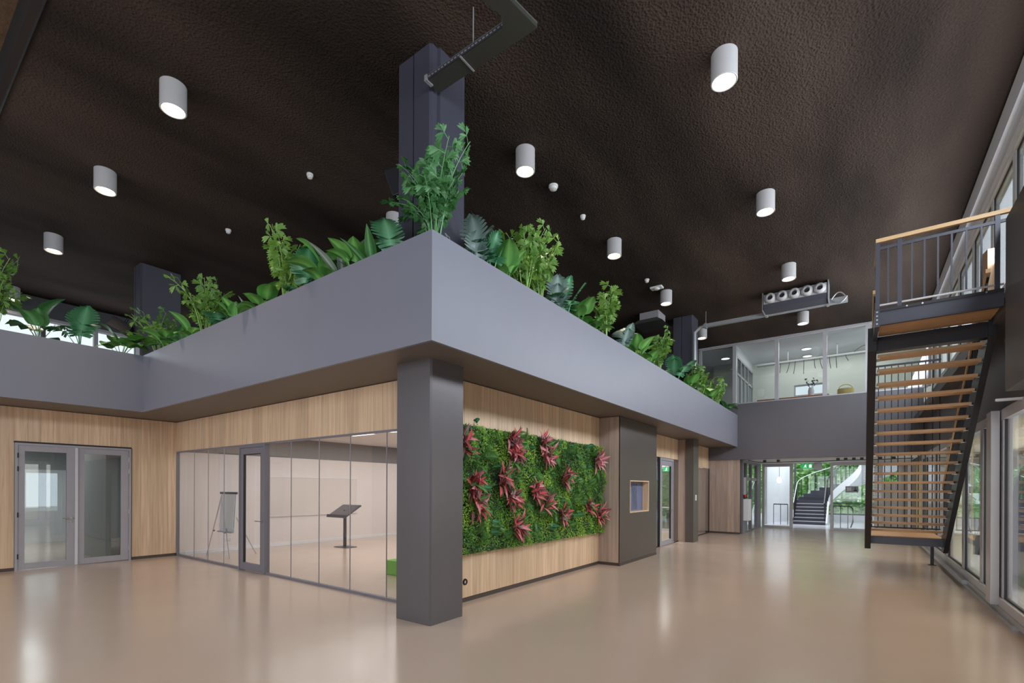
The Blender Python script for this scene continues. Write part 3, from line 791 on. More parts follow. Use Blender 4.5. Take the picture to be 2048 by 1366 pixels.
# ================================================================ CEILING LAMPS
lamp_sites = [(-7.64, 2.60, 'white cylindrical ceiling lamp, the large one at upper left, nearest on the left side'),
 (-10.69, 2.62, 'white cylindrical ceiling lamp, second of the row on the left side'),
 (-14.35, 2.63, 'white cylindrical ceiling lamp, third of the row on the left side'),
 (-1.41, 6.49, 'white cylindrical ceiling lamp, the largest one at upper right'),
 (-4.43, 6.45, 'white cylindrical ceiling lamp beside the upper part of the front column'),
 (-1.44, 9.99, 'white cylindrical ceiling lamp, second in the row leading to the air nozzles'),
 (-4.43, 9.95, 'white cylindrical ceiling lamp over the middle of the right planter'),
 (-1.43, 13.50, 'white cylindrical ceiling lamp just above the row of air nozzles'),
 (-4.39, 13.35, 'white cylindrical ceiling lamp above the ceiling cassette unit'),
 (-4.39, 17.12, 'white cylindrical ceiling lamp beside the far dark column, under the pipe'),
 (-1.45, 17.40, 'white cylindrical ceiling lamp below the air nozzles, nearest the upper glazing'),
 (-7.64, 6.45, 'white ceiling lamp half hidden by monstera leaves left of the front column'),
 (-19.0, 2.65, 'white ceiling lamp half hidden by the shrub at the far left edge')]
lamp = thing('ceiling_lamp', (0, 0, 0), 'x', 'lamp', 'white cylinder ceiling lamps')
ob('housing', MB().lathe([(0.03, 0.0), (0.157, 0.0), (0.157, -0.345), (0.150, -0.352), (0.140, -0.350), (0.138, -0.335)], (0, 0, 0), 36), 'lampwhite', lamp, smooth=True, mw=Matrix.Identity(4))
ob('reflector', MB().lathe([(0.138, -0.336), (0.118, -0.29), (0.085, -0.27)], (0, 0, 0), 36), 'whiteplastic', lamp, smooth=True, mw=Matrix.Identity(4))
ob('lens', MB().lathe([(0.001, -0.300), (0.06, -0.296), (0.128, -0.300)], (0, 0, 0), 28), 'bulb', lamp, smooth=True, mw=Matrix.Identity(4))
sl = bpy.data.lights.new('lamp_light', 'SPOT')
sl.energy = 190; sl.color = (1.0, 0.80, 0.62); sl.spot_size = math.radians(115); sl.spot_blend = 0.8; sl.shadow_soft_size = 0.2
lo = bpy.data.objects.new('lamp_light', sl); COL.objects.link(lo); lo.parent = lamp; lo.location = (0, 0, -0.36)
for k, (x, y, lab) in enumerate(lamp_sites):
    o = lamp if k == 0 else copy_tree(lamp)
    o.location = (x, y, CZ); o['label'] = lab

# smoke detectors and sensors
def detector(x, y, r, label, kind):
    o = thing(kind, (x, y, CZ), label, 'detector', 'ceiling detectors')
    if kind == 'smoke_detector':
        ob('base', MB().lathe([(0.001, 0), (r, 0), (r, -0.03), (r * 0.9, -0.035)], (x, y, CZ), 24, cap1=True), 'whiteplastic', o, smooth=True)
        ob('sensor_head', MB().lathe([(r * 0.8, -0.036), (r * 0.75, -0.07), (r * 0.35, -0.085), (0.001, -0.088)], (x, y, CZ), 24), 'whiteplastic', o, smooth=True)
    else:
        ob('base', MB().box(x - r, x + r, y - r * 0.6, y + r * 0.6, CZ - 0.05, CZ), 'whiteplastic', o, bevel=0.01)
        ob('sensor_head', MB().lathe([(r * 0.5, -0.05), (r * 0.4, -0.075), (0.001, -0.085)], (x, y, CZ), 20), 'whiteplastic', o, smooth=True)
detector(-7.84, 4.74, 0.055, 'small white ceiling detector between the two nearest lamps left of the column', 'smoke_detector')
detector(-10.95, 4.75, 0.055, 'small white ceiling detector above the leafy shrub on the left planter', 'smoke_detector')
detector(-4.53, 7.5, 0.085, 'larger round white detector near the lamp right of the front column', 'smoke_detector')
detector(-4.54, 8.67, 0.055, 'small white ceiling detector above the pair of leafy shrubs on the right planter', 'smoke_detector')
detector(-4.55, 12.29, 0.06, 'small white detector in front of the lamp over the cassette unit', 'smoke_detector')
detector(-4.50, 12.9, 0.16, 'white oblong motion sensor next to the lamp over the cassette unit', 'motion_sensor')
detector(-1.42, 16.75, 0.16, 'white oblong motion sensor right below the air nozzle unit', 'motion_sensor')

# cable tray at the front column
t = thing('cable_tray', (-3.2, 4.2, 6.6), 'dark metal cable tray with an angled elbow, running from the front column', 'cable tray')
mb = MB()
mb.prism([(-4.25, 4.07), (-3.10, 4.07), (-3.02, 3.98), (-3.16, 3.45), (-3.35, 2.9), (-3.12, 2.9), (-2.95, 3.35), (-2.80, 4.29), (-4.25, 4.29)], 'z', 6.600, 6.606)
ob('tray_bottom', mb, 'galvdark', t)
mb = MB()
for (a, b) in (((-4.25, 4.07), (-3.10, 4.07)), ((-3.10, 4.07), (-3.02, 3.98)), ((-3.02, 3.98), (-3.16, 3.45)), ((-3.16, 3.45), (-3.35, 2.9))):
    mb.tube([(*a, 6.66), (*b, 6.66)], 0.006, 4); mb.quad((*a, 6.6), (*b, 6.6), (*b, 6.66), (*a, 6.66))
ob('side_flange', mb, 'steel', t)
mb = MB()
for (a, b) in (((-2.80, 4.29), (-4.25, 4.29)), ((-2.80, 4.29), (-2.95, 3.35)), ((-2.95, 3.35), (-3.12, 2.9))):
    mb.quad((*a, 6.6), (*b, 6.6), (*b, 6.66), (*a, 6.66)); mb.tube([(*a, 6.66), (*b, 6.66)], 0.005, 4)
ob('side_flange', mb, 'galvdark', t)
mb = MB()
for k in range(22):
    x = -4.2 + k * 0.052
    mb.box(x, x + 0.03, 4.060, 4.066, 6.62, 6.632)
o = ob('slots', mb, 'galv', t); o['kind'] = 'stuff'
ob('coupling', MB().box(-3.70, -3.68, 4.055, 4.30, 6.592, 6.6), 'galv', t)
ob('hanger_rod', MB().tube([(-3.60, 4.18, 6.6), (-3.60, 4.18, CZ)], 0.007, 8), 'galv', t, smooth=True)
ob('end_bracket', MB().box(-4.26, -4.22, 4.05, 4.16, 6.59, 6.66), 'galv', t)

# trunking with the hanger and the drop pipe at the far column
t = thing('cable_trunking', (-2.2, 15.56, 6.75), 'pale grey cable trunking hung from rods, running from the far column past the air nozzles', 'trunking')
ob('trunk', MB().box(-3.95, -0.70, 15.50, 15.62, 6.70, 6.80), 'galv', t)
ob('trunk', MB().tube([(-4.20, 15.56, 6.62), (-4.05, 15.56, 6.74), (-3.95, 15.56, 6.75)], 0.05, 10), 'galv', t, smooth=True)
ob('drop_pipe', MB().tube([(-4.22, 15.56, 3.98), (-4.22, 15.56, 6.62)], 0.055, 12), 'galv', t, smooth=True)
for x in (-3.88, -2.2, -0.72):
    ob('hanger_rod', MB().tube([(x, 15.56, 6.78), (x, 15.56, CZ)], 0.010, 6), 'galv', t)
    ob('clamp', MB().box(x - 0.03, x + 0.03, 15.48, 15.64, 6.68, 6.82), 'galv', t)
ob('junction_box', MB().box(-0.70, -0.28, 15.48, 15.64, 6.70, 6.84), 'galv', t, bevel=0.006)
mb = MB()
for k in range(5):
    a0 = random.uniform(-0.04, 0.04)
    mb.tube([(-0.62 + 0.33 * (i / 10) + a0 * 0.3, 15.40 + a0, 6.80 + 0.16 * math.sin(PI * i / 10) * (1 if k % 2 else -0.9) + a0) for i in range(11)], 0.012, 6)
ob('cable', mb, 'galv', t, smooth=True)

# air nozzle unit
t = thing('air_nozzle_unit', (-1.45, 15.2, 6.9), 'grey ventilation box with five round jet nozzles, hung from the ceiling', 'ventilation unit')
ob('duct_box', MB().box(-2.20, -0.72, 15.00, 15.50, 6.72, 7.12), 'darkcol', t)
ob('face_plate', MB().box(-2.20, -0.72, 14.98, 15.00, 6.86, 7.12), 'alu', t)
for k in range(5):
    x = -2.03 + k * 0.29
    nz = ob('nozzle', MB().lathe([(0.135, 14.98), (0.14, 14.95), (0.132, 14.90), (0.105, 14.86), (0.075, 14.85), (0.068, 14.88), (0.06, 14.95)], (x, 0, 6.99), 24, 'y'), 'lampwhite', t, smooth=True)
    ob('throat', MB().lathe([(0.001, 14.93), (0.062, 14.93)], (x, 0, 6.99), 20, 'y'), 'gasket', nz)
for x in (-2.23, -0.69):
    ob('bracket', MB().box(x - 0.012, x + 0.012, 15.02, 15.5, 6.70, CZ), 'galv', t)
# ceiling cassette
t = thing('air_conditioner', (-5.35, 14.9, 6.9), 'ceiling cassette unit with a flared lower panel beside the far column', 'air conditioner')
ob('body', MB().box(-5.62, -5.02, 14.55, 15.2, 6.93, CZ), 'alu', t, bevel=0.01)
ob('panel', MB().prism([(-5.78, 6.83), (-4.86, 6.83), (-5.02, 6.93), (-5.62, 6.93)], 'y', 14.40, 15.35), 'galvdark', t)
# speakers
def speaker(loc, rz, tilt, label, s=1.0):
    o = thing('loudspeaker', loc, label, 'speaker', None)
    R = Matrix.Translation(loc) @ Matrix.Rotation(rz, 4, 'Z') @ Matrix.Rotation(tilt, 4, 'X') @ Matrix.Scale(s, 4)
    m = MB().prism([(-0.13, -0.11), (0.13, -0.11), (0.10, 0.11), (-0.10, 0.11)], 'z', -0.20, 0.20)
    m.v = [tuple(R @ Vector(v)) for v in m.v]
    ob('cabinet', m, 'black', o, bevel=0.008)
    m = MB().box(-0.115, 0.115, -0.122, -0.11, -0.18, 0.18)
    m.v = [tuple(R @ Vector(v)) for v in m.v]
    ob('grille', m, 'gasket', o)
    m = MB().tube([(0, 0.11, 0), (0, 0.2, 0)], 0.025, 8)
    m.v = [tuple(R @ Vector(v)) for v in m.v]
    ob('bracket', m, 'black', o)
speaker((-4.98, 4.28, 5.72), math.radians(-60), math.radians(20), 'black loudspeaker on the front column, behind the tall corner shrub', 0.9)
speaker((-4.60, 15.32, 5.38), 0.0, math.radians(70), 'black loudspeaker tilted down on the far right column', 1.15)
speaker((-14.98, 4.02, 5.70), math.radians(-40), math.radians(60), 'black loudspeaker tilted down on the far left column', 1.2)

# tan panel and dark screen on the gallery beyond the left column
t = thing('gallery_screen', (-16, 7, 3.95), 'dark curved gallery screen behind the shrubs right of the far left column', 'screen')
pts = [(-17.6 + 1.5 * (1 - math.cos(a)) , 6.6 + 2.6 * math.sin(a)) for a in [PI * 0.5 * k / 10 for k in range(11)]]
pts2 = [(x + 0.08, y - 0.08) for x, y in pts]
ob('curved_panel', MB().prism(pts + pts2[::-1], 'z', 3.95, 7.0), 'gasket', t)
ob('tan_wing', MB().prism([(-17.35, 6.5), (-16.75, 6.5), (-16.75, 6.54), (-17.35, 6.54)], 'z', 3.95, 6.1), 'tan', t)
st('wall_gallery_tan', B(-19.3, -12.3, 10.85, 10.98, 3.95, CZ), 'tan')
gl = bpy.data.lights.new('gallery_lamp', 'SPOT'); gl.energy = 140; gl.color = (1.0, 0.62, 0.35); gl.spot_size = 2.2; gl.shadow_soft_size = 0.1
go = bpy.data.objects.new('gallery_lamp', gl); go.location = (-15.2, 8.6, 4.6); go.rotation_euler = (math.radians(150), 0, math.radians(20)); COL.objects.link(go)

# ================================================================ MEETING ROOM CONTENTS
wbd = thing('whiteboard', (-13.6, 8.5, 0.86), 'wide whiteboard on the back wall of the meeting room', 'whiteboard')
ob('panel', B(-13.70, -13.675, 7.0, 10.0, 0.87, 1.99), 'board', wbd)
ob('frame', MB().box(-13.70, -13.665, 6.98, 7.0, 0.85, 2.01).box(-13.70, -13.665, 10.0, 10.02, 0.85, 2.01).box(-13.70, -13.665, 7.0, 10.0, 1.99, 2.01), 'whitecool', wbd)
ob('pen_tray', B(-13.70, -13.655, 6.98, 10.02, 0.852, 0.868), 'whitecool', wbd)
# presentation stand: flat base, post, sloping display
t = thing('lectern', (-11.92, 8.33, 0), 'black lectern with a sloping display panel on a slim post in the meeting room', 'lectern')
ob('base', B(-12.18, -11.62, 8.15, 8.52, 0, 0.014), 'steel', t)
ob('post', B(-11.955, -11.885, 8.30, 8.36, 0.014, 1.06), 'steel', t)
ob('panel', MB().prism([(8.06, 0.86), (8.58, 1.17), (8.565, 1.20), (8.045, 0.89)], 'x', -12.35, -11.5), 'screen', t)
ob('edge_strip', MB().prism([(8.03, 0.865), (8.06, 0.85), (8.075, 0.93), (8.05, 0.94)], 'x', -12.37, -11.48), 'steel', t)
ob('bracket', MB().prism([(8.26, 0.96), (8.40, 1.04), (8.40, 0.94), (8.33, 0.88)], 'x', -12.0, -11.84), 'steel', t)
# flip chart easel
t = thing('flip_chart', (-12.6, 5.4, 0), 'flip chart easel with a white pad and tripod legs in the meeting room', 'flip chart')
ob('leg', MB().tube([(-13.12, 5.22, 0), (-12.78, 5.42, 1.50)], 0.013, 8), 'alu', t, smooth=True)
ob('leg', MB().tube([(-12.12, 5.32, 0), (-12.80, 5.42, 1.50)], 0.013, 8), 'alu', t, smooth=True)
ob('leg', MB().tube([(-12.45, 6.1, 0), (-12.75, 5.46, 1.50)], 0.013, 8), 'alu', t, smooth=True)
ob('board', MB().prism([(5.38, 0.62), (5.41, 0.62), (5.46, 1.56), (5.43, 1.56)], 'x', -12.80, -12.05), 'whitecool', t)
ob('pad', MB().prism([(5.36, 0.70), (5.372, 0.70), (5.422, 1.53), (5.41, 1.53)], 'x', -12.78, -12.07), 'whiteplastic', t)
ob('clamp_bar', B(-12.84, -12.02, 5.40, 5.45, 1.53, 1.58), 'steel', t)
ob('pen_tray', B(-12.80, -12.05, 5.32, 5.38, 0.60, 0.625), 'alu', t)
for x, z in ((-12.98, 0.62), (-12.40, 0.6)):
    ob('knob', MB().lathe([(0.001, -0.02), (0.02, -0.02), (0.02, 0.02), (0.001, 0.02)], (x, 5.32, z), 10, 'y'), 'black', t)
# green stepped seat
t = thing('stepped_seat', (-7.2, 6.4, 0), 'green stepped seating block in the meeting room, cut off by the front column', 'seat')
ob('lower_step', B(-7.55, -6.2, 6.2, 7.8, 0, 0.28), 'greencube', t, bevel=0.012)
ob('upper_step', B(-7.36, -6.2, 6.35, 7.8, 0.28, 0.60), 'greencube', t, bevel=0.012)
# ceiling light panels
for k, (x, y, lab) in enumerate(((-10.9, 7.95, 'square ceiling light panel in the meeting room, left of the pair'), (-9.3, 7.95, 'square ceiling light panel in the meeting room, half behind the front column'),
                            (-7.5, 7.95, 'ceiling light panel deep in the meeting room'), (-9.3, 10.8, 'ceiling light panel at the back of the meeting room'))):
    t = thing('square_ceiling_lamp', (x, y, 3.15), lab, 'lamp', 'meeting room light panels')
    ob('frame', MB().box(x - 0.5, x + 0.5, y - 0.3, y - 0.28, 3.12, 3.15).box(x - 0.5, x + 0.5, y + 0.28, y + 0.3, 3.12, 3.15).box(x - 0.5, x - 0.48, y - 0.28, y + 0.28, 3.12, 3.15).box(x + 0.48, x + 0.5, y - 0.28, y + 0.28, 3.12, 3.15), 'whiteplastic', t)
    ob('diffuser', B(x - 0.48, x + 0.48, y - 0.28, y + 0.28, 3.128, 3.138), 'panel', t)
area('meeting_room_light', (-9.2, 9.3, 3.05), (0, 0, 0), 7.5, 7.5, 270, (1.0, 0.96, 0.93))
o = thing('power_outlet', (-13.6, 5.95, 0.3), 'small white double power outlet low on the meeting room wall', 'socket')
ob('plate', B(-13.70, -13.688, 5.86, 6.04, 0.27, 0.35), 'whiteplastic', o, bevel=0.003)
ob('insert', MB().lathe([(0.001, 0.004), (0.025, 0.0), (0.028, 0.012)], (-13.692, 5.905, 0.31), 14, 'x').lathe([(0.001, 0.004), (0.025, 0.0), (0.028, 0.012)], (-13.692, 5.995, 0.31), 14, 'x'), 'alu', o)

# ================================================================ MAIN STAIR
S = thing('staircase', (0.75, 10.5, 0), 'open black steel stair with oak treads, seen from below, rising to a railed landing', 'stairs')
NT = 18
TY0, TZ0, TG, TR = 8.72, 3.62, 0.2306, 0.1605
for k in range(NT):
    y, z = TY0 + TG * k, TZ0 - TR * k
    ob('tread', B(0.20, 1.305, y - 0.13, y + 0.13, z - 0.042, z), 'tread', S, bevel=0.004)
def slope_poly(y0, z0, y1, z1, lo, hi):
    return [(y0, z0 - lo), (y1, z1 - lo), (y1, z1 + hi), (y0, z0 + hi)]
for x0, x1 in ((0.085, 0.185), (1.318, 1.39)):
    poly = [(8.50, 3.66), (8.62, 3.56), (12.52, 0.47), (12.75, 0.47), (12.75, 0.74), (8.80, 3.90), (8.50, 3.99)]
    ob('stringer', MB().prism(poly, 'x', x0, x1), 'black', S)
mb = MB()
for k in range(NT):
    y, z = TY0 + TG * k, TZ0 - TR * k
    for x0, x1 in ((0.185, 0.225), (1.28, 1.318)):
        mb.box(x0, x1, y - 0.10, y + 0.10, z - 0.052, z - 0.042)
ob('tread_bracket', mb, 'chrome', S)
# landing
ob('landing_floor', B(0.17, 1.338, 7.84, 8.62, 3.955, 3.99), 'tread', S)
ob('landing_soffit', B(0.20, 1.338, 7.86, 8.55, 3.865, 3.885), 'tread', S)
ob('landing_beam', MB().box(0.15, 1.338, 7.80, 7.815, 3.835, 3.985).box(0.15, 1.338, 7.80, 7.86, 3.825, 3.837).box(0.15, 1.338, 7.80, 7.86, 3.983, 3.995), 'steel', S)
ob('landing_beam', MB().box(0.15, 1.338, 8.55, 8.62, 3.66, 3.86).box(0.15, 1.338, 8.50, 8.66, 3.65, 3.664), 'black', S)
ob('edge_angle', B(0.15, 1.338, 7.79, 7.83, 3.995, 4.03), 'black', S)
ob('landing_side_beam', B(0.145, 0.19, 7.80, 8.62, 3.80, 3.99), 'steel', S)
ob('bolt_plate', MB().box(0.145, 0.20, 7.785, 7.80, 3.80, 4.02), 'steel', S)
mb = MB()
for i in range(4):
    mb.lathe([(0.001, 7.778), (0.010, 7.778), (0.010, 7.786)], (0.172, 0, 3.84 + 0.05 * i), 8, 'y')
for x in (0.47, 0.62, 1.19):
    mb.lathe([(0.001, 7.780), (0.010, 7.780), (0.010, 7.79)], (x, 0, 4.012), 8, 'y')
ob('bolts', mb, 'chrome', S)
# landing guard rail
ob('handrail', B(0.155, 1.40, 7.80, 7.845, 4.895, 4.945), 'rail', S, bevel=0.004)
ob('handrail', B(0.155, 0.20, 7.845, 8.62, 4.895, 4.945), 'rail', S, bevel=0.004)
ob('rail', B(0.16, 1.40, 7.812, 7.832, 4.80, 4.835), 'steel', S)
ob('rail', B(0.16, 1.34, 7.812, 7.832, 4.075, 4.095), 'galv', S)
ob('rail', B(0.168, 0.188, 7.83, 8.62, 4.80, 4.835), 'steel', S)
for x in (0.178, 0.40, 1.285):
    ob('post', B(x - 0.022, x + 0.022, 7.808, 7.836, 3.99, 4.90), 'steel', S)
for x in (0.285, 0.52, 0.64, 0.765, 0.89, 1.02, 1.15):
    ob('baluster', B(x - 0.009, x + 0.009, 7.813, 7.831, 4.09, 4.81), 'steel', S)
for y in (8.0, 8.12, 8.24, 8.36, 8.48, 8.60):
    ob('baluster', B(0.169, 0.187, y - 0.009, y + 0.009, 3.99, 4.81), 'steel', S)
# sloping rails on both sides
sl_ = -TR / TG
for x in (0.165, 1.338):
    ya, yb = 8.66, 12.70
    za, zb = TZ0 + (ya - TY0) * sl_, TZ0 + (yb - TY0) * sl_
    ob('handrail', MB().prism([(ya, za + 0.86), (yb, zb + 0.86), (yb, zb + 0.91), (ya, za + 0.91)], 'x', x - 0.024, x + 0.024), 'rail', S)
    ob('rail', MB().prism([(ya, za + 0.80), (yb, zb + 0.80), (yb, zb + 0.825), (ya, za + 0.825)], 'x', x - 0.012, x + 0.012), 'black', S)
    for k in range(33):
        y = 8.74 + k * 0.1215
        z = TZ0 + (y - TY0) * sl_
        ob('baluster', B(x - 0.008, x + 0.008, y - 0.008, y + 0.008, z + 0.02, z + 0.81), 'black', S)
# foot platform with the tall bar screen behind it
ob('platform_floor', B(0.16, 1.34, 12.55, 14.5, 0.70, 0.735), 'tread', S)
ob('platform_beam', MB().box(0.15, 1.35, 12.50, 12.55, 0.585, 0.735), 'steel', S)
ob('platform_beam', MB().box(0.15, 0.19, 12.55, 14.5, 0.60, 0.70).box(1.31, 1.35, 12.55, 14.5, 0.60, 0.70).box(0.19, 1.31, 14.44, 14.5, 0.60, 0.70), 'black', S)
for x, y in ((1.33, 14.4),):
    ob('leg', MB().box(x - 0.03, x + 0.03, y - 0.03, y + 0.03, 0.012, 0.60).box(x - 0.07, x + 0.07, y - 0.07, y + 0.07, 0, 0.012), 'black', S)
for k in range(11):
    x = 0.23 + 0.122 * k
    ob('screen_bar', B(x - 0.009, x + 0.009, 14.391, 14.409, 0.80, 4.66), 'black', S)
ob('screen_rail', B(0.20, 1.47, 14.385, 14.415, 4.62, 4.66), 'black', S)
ob('screen_rail', B(0.20, 1.47, 14.385, 14.415, 0.80, 0.83), 'black', S)
ob('screen_foot', MB().box(0.23, 0.43, 14.37, 14.43, 0.735, 0.745).box(0.32, 0.34, 14.39, 14.41, 0.745, 0.80).box(1.05, 1.25, 14.37, 14.43, 0.735, 0.745).box(1.14, 1.16, 14.39, 14.41, 0.745, 0.80), 'black', S)

o = thing('light_bar', (1.45, 8.2, 2.8), 'slim white light bar under the dark parapet at the right edge', 'light fitting')
ob('housing', B(1.335, 1.62, 8.18, 8.22, 2.785, 2.812), 'whiteplastic', o)
ob('diffuser', B(1.345, 1.61, 8.19, 8.21, 2.779, 2.785), 'alu', o)
o = thing('timber_post', (1.68, 10.9, 3.97), 'short upright oak board standing behind the landing balusters', 'post')
ob('board', MB().prism([(10.66, 3.97), (11.06, 3.97), (11.06, 5.62), (10.66, 5.55)], 'x', 1.64, 1.72), 'tan', o)
ob('foot_plate', B(1.60, 1.74, 10.62, 11.10, 3.97, 3.985), 'steel', o)

# ================================================================ STAIR HALL
H = thing('hall_staircase', (-1.0, 28.5, 0), 'curved white stair with dark steps in the bright hall at the far end', 'stairs')
hc = (-0.62, 28.95)
RI, RO, RS = 0.72, 2.05, 0.165
nst = 6
for k in range(nst):
    y = 27.3 + 0.275 * k
    ob('step', MB().box(-2.67, -1.34, y, y + 0.30, max(0, RS * k - 0.02), RS * (k + 1) - 0.03), 'steel', H)
    ob('nosing', MB().box(-2.67, -1.34, y - 0.012, y + 0.30, RS * (k + 1) - 0.03, RS * (k + 1)), 'alu', H)
def hp(r, a, z):
    return (hc[0] + r * math.cos(a), hc[1] + r * math.sin(a), z)
N2 = 18; DA = math.radians(14)
for k in range(N2):
    a0, a1 = PI - DA * k, PI - DA * (k + 1)
    z = RS * (nst + k + 1)
    mb = MB()
    lo_ = [hp(RI, a0, z - 0.045), hp(RO, a0, z - 0.045), hp(RO, a1 - 0.03, z - 0.045), hp(RI, a1 - 0.03, z - 0.045)]
    hi_ = [(x, y, z) for x, y, _ in lo_]
    mb.quad(*lo_); mb.quad(*hi_)
    for i in range(4):
        j = (i + 1) % 4
        mb.quad(lo_[i], lo_[j], hi_[j], hi_[i])
    mb.quad(hp(RI, a0, z - RS), hp(RO, a0, z - RS), hp(RO, a0, z - 0.045), hp(RI, a0, z - 0.045))
    ob('step', mb, 'steel', H)
mb = MB()
def hz(t): return RS * (nst + t)
NS = 72
for i in range(NS):
    t0, t1 = N2 * i / NS, N2 * (i + 1) / NS
    a0, a1 = PI - DA * t0, PI - DA * t1
    for r, lo__, hi__ in ((RI - 0.04, -0.34, 0.12), (RO + 0.04, -0.34, 0.06)):
        mb.quad(hp(r, a0, hz(t0) + lo__), hp(r, a1, hz(t1) + lo__), hp(r, a1, hz(t1) + hi__), hp(r, a0, hz(t0) + hi__))
    mb.quad(hp(RI - 0.04, a0, hz(t0) - 0.34), hp(RO + 0.04, a0, hz(t0) - 0.34), hp(RO + 0.04, a1, hz(t1) - 0.34), hp(RI - 0.04, a1, hz(t1) - 0.34))
mb.prism([(27.3, 0.0), (28.95, 0.0), (28.95, 1.10), (27.3, 0.10)], 'x', -1.32, -1.26)
mb.prism([(27.3, 0.0), (28.95, 0.0), (28.95, 1.05), (27.3, 0.10)], 'x', -2.75, -2.69)
ob('stringer', mb, 'whitecool', H)
def rail_path(r_off, dz):
    xs_ = -0.62 - r_off
    pts = [(xs_, 27.2 + 0.275 * k, RS * (k + 0.6) + dz) for k in range(nst)]
    pts += [hp(r_off, PI - DA * t / 2, hz(t / 2) + dz + 0.1) for t in range(0, 2 * N2 - 2)]
    return pts
ob('handrail', MB().tube(rail_path(2.02, 0.95), 0.02, 8), 'alu', H, smooth=True)
ob('handrail', MB().tube(rail_path(0.75, 0.92), 0.028, 8), 'black', H, smooth=True)
for k in range(nst + N2 - 4):
    if k < nst:
        pts = [(-2.64, 27.4 + 0.275 * k), (-1.37, 27.4 + 0.275 * k)]; z = RS * (k + 1)
    else:
        a = PI - DA * (k - nst + 0.5); pts = [hp(2.02, a, 0)[:2], hp(0.75, a, 0)[:2]]; z = RS * (k + 1)
    for x, y in pts:
        ob('baluster', MB().tube([(x, y, z), (x, y, z + 0.93)], 0.017, 6), 'black', H)
# hall guard rails
def guard(x0, x1, y, label, curl=False):
    o = thing('guard_rail', ((x0 + x1) / 2, y, 0), label, 'railing')
    pts = [(x0, y, 0.98), (x1, y, 0.98)]
    if curl: pts += [(x1 + 0.18 * math.sin(a), y, 0.80 + 0.18 * math.cos(a)) for a in [PI * 0.5 * i / 6 for i in range(1, 7)]] + [(x1 + 0.18, y, 0.3), (x1 + 0.10, y, 0.05)]
    ob('handrail', MB().tube(pts, 0.025, 8), 'black', o, smooth=True)
    n = max(2, round((x1 - x0) / 0.28))
    for k in range(n + 1):
        x = x0 + (x1 - x0) * k / n
        ob('baluster', MB().tube([(x, y, 0), (x, y, 0.98)], 0.014, 6), 'black', o)
guard(-3.42, -2.82, 26.6, 'low black guard rail at the left side of the hall stair')
guard(-0.95, -0.42, 25.6, 'low black guard rail with a curled end right of the hall stair', True)
st('trim_6', MB().box(-3.0, 4.0, 31.0, 31.3, 0, 0.35), 'whitecool')
w = st('window_12', MB().box(-3.0, 4.0, 31.1, 31.2, 0.35, 0.42).box(-3.0, 4.0, 31.1, 31.2, 4.6, 4.7).box(-3.0, 4.0, 31.12, 31.18, 0.95, 0.99), 'darkcol')
for x in (-2.95, 3.95): ob('mullion', B(x - 0.04, x + 0.04, 31.1, 31.2, 0.42, 4.6), 'darkcol', w)
for a, b in ((-2.91, 3.91),): ob('pane', B(a, b, 31.145, 31.155, 0.42, 4.6), 'glassfac', w)

o = thing('pendant_lamp', (-3.05, 25.5, 2.15), 'glowing round pendant lamp against the white hall wall', 'lamp')
ob('globe', MB().lathe([(0.02, 0.15), (0.06, 0.13), (0.09, 0.07), (0.10, 0), (0.09, -0.07), (0.06, -0.12), (0.001, -0.145)], (-3.05, 25.5, 2.13), 20), 'pendant', o, smooth=True)
ob('cord', MB().tube([(-3.05, 25.5, 2.28), (-3.05, 25.5, 2.95)], 0.008, 6), 'alu', o)
ob('ceiling_rose', MB().lathe([(0.001, 0), (0.05, 0), (0.05, -0.03), (0.012, -0.045)], (-3.05, 25.5, 2.95), 14), 'whiteplastic', o, smooth=True)

# exit sign: green plate with the running figure, and its plain grey neighbour
def exit_sign(x0, y, z0, w_, h_, label):
    o = thing('exit_sign', (x0 + w_ / 2, y, z0), label, 'sign')
    ob('plate', B(x0, x0 + w_, y, y + 0.03, z0, z0 + h_), 'exitgreen', o)
    u = h_ / 10
    m = MB()
    cx, cz = x0 + w_ * 0.36, z0 + h_ * 0.5
    f_ = y - 0.004
    def bar(a, b, t):
        a, b = Vector(a), Vector(b); d_ = (b - a).normalized() * t; nn = Vector((-d_.y, d_.x))
        P = [a + nn, a - nn, b - nn, b + nn]
        m.prism([(cx + p.x * u, cz + p.y * u) for p in P], 'y', f_, y)
    m.lathe([(0.001, f_), (u * 0.9, f_), (u * 0.9, y)], (cx + 0.8 * u, 0, cz + 3.2 * u), 12, 'y')
    bar((0.4, 2), (-0.4, -0.6), 0.8); bar((-0.4, -0.6), (1.6, -1.4), 0.5); bar((1.6, -1.4), (1.4, -3.4), 0.5)
    bar((-0.4, -0.6), (-1.4, -2.2), 0.5); bar((-1.4, -2.2), (-3.4, -2.6), 0.5); bar((0.4, 1.8), (2.2, 0.6), 0.4); bar((0.2, 1.6), (-1.8, 1.2), 0.4)
    m.box(x0 + w_ * 0.70, x0 + w_ * 0.93, f_, y, z0 + h_ * 0.15, z0 + h_ * 0.85)
    ob('pictogram', m, 'exitwhite', o)
    ob('hanger', MB().tube([(x0 + w_ * 0.3, y + 0.015, z0 + h_), (x0 + w_ * 0.3, y + 0.015, z0 + h_ + 0.06)], 0.006, 6).tube([(x0 + w_ * 0.7, y + 0.015, z0 + h_), (x0 + w_ * 0.7, y + 0.015, z0 + h_ + 0.06)], 0.006, 6), 'gasket', o)
exit_sign(-2.03, 23.9, 2.60, 0.40, 0.18, 'green emergency exit sign with a running figure, over the hall opening')
exit_sign(-5.55, 16.6, 2.30, 0.34, 0.15, 'green emergency exit sign seen through the entrance door glass')
o = thing('grey_sign_panel', (-1.45, 23.9, 2.56), 'plain grey square panel hanging beside the green exit sign', 'panel')
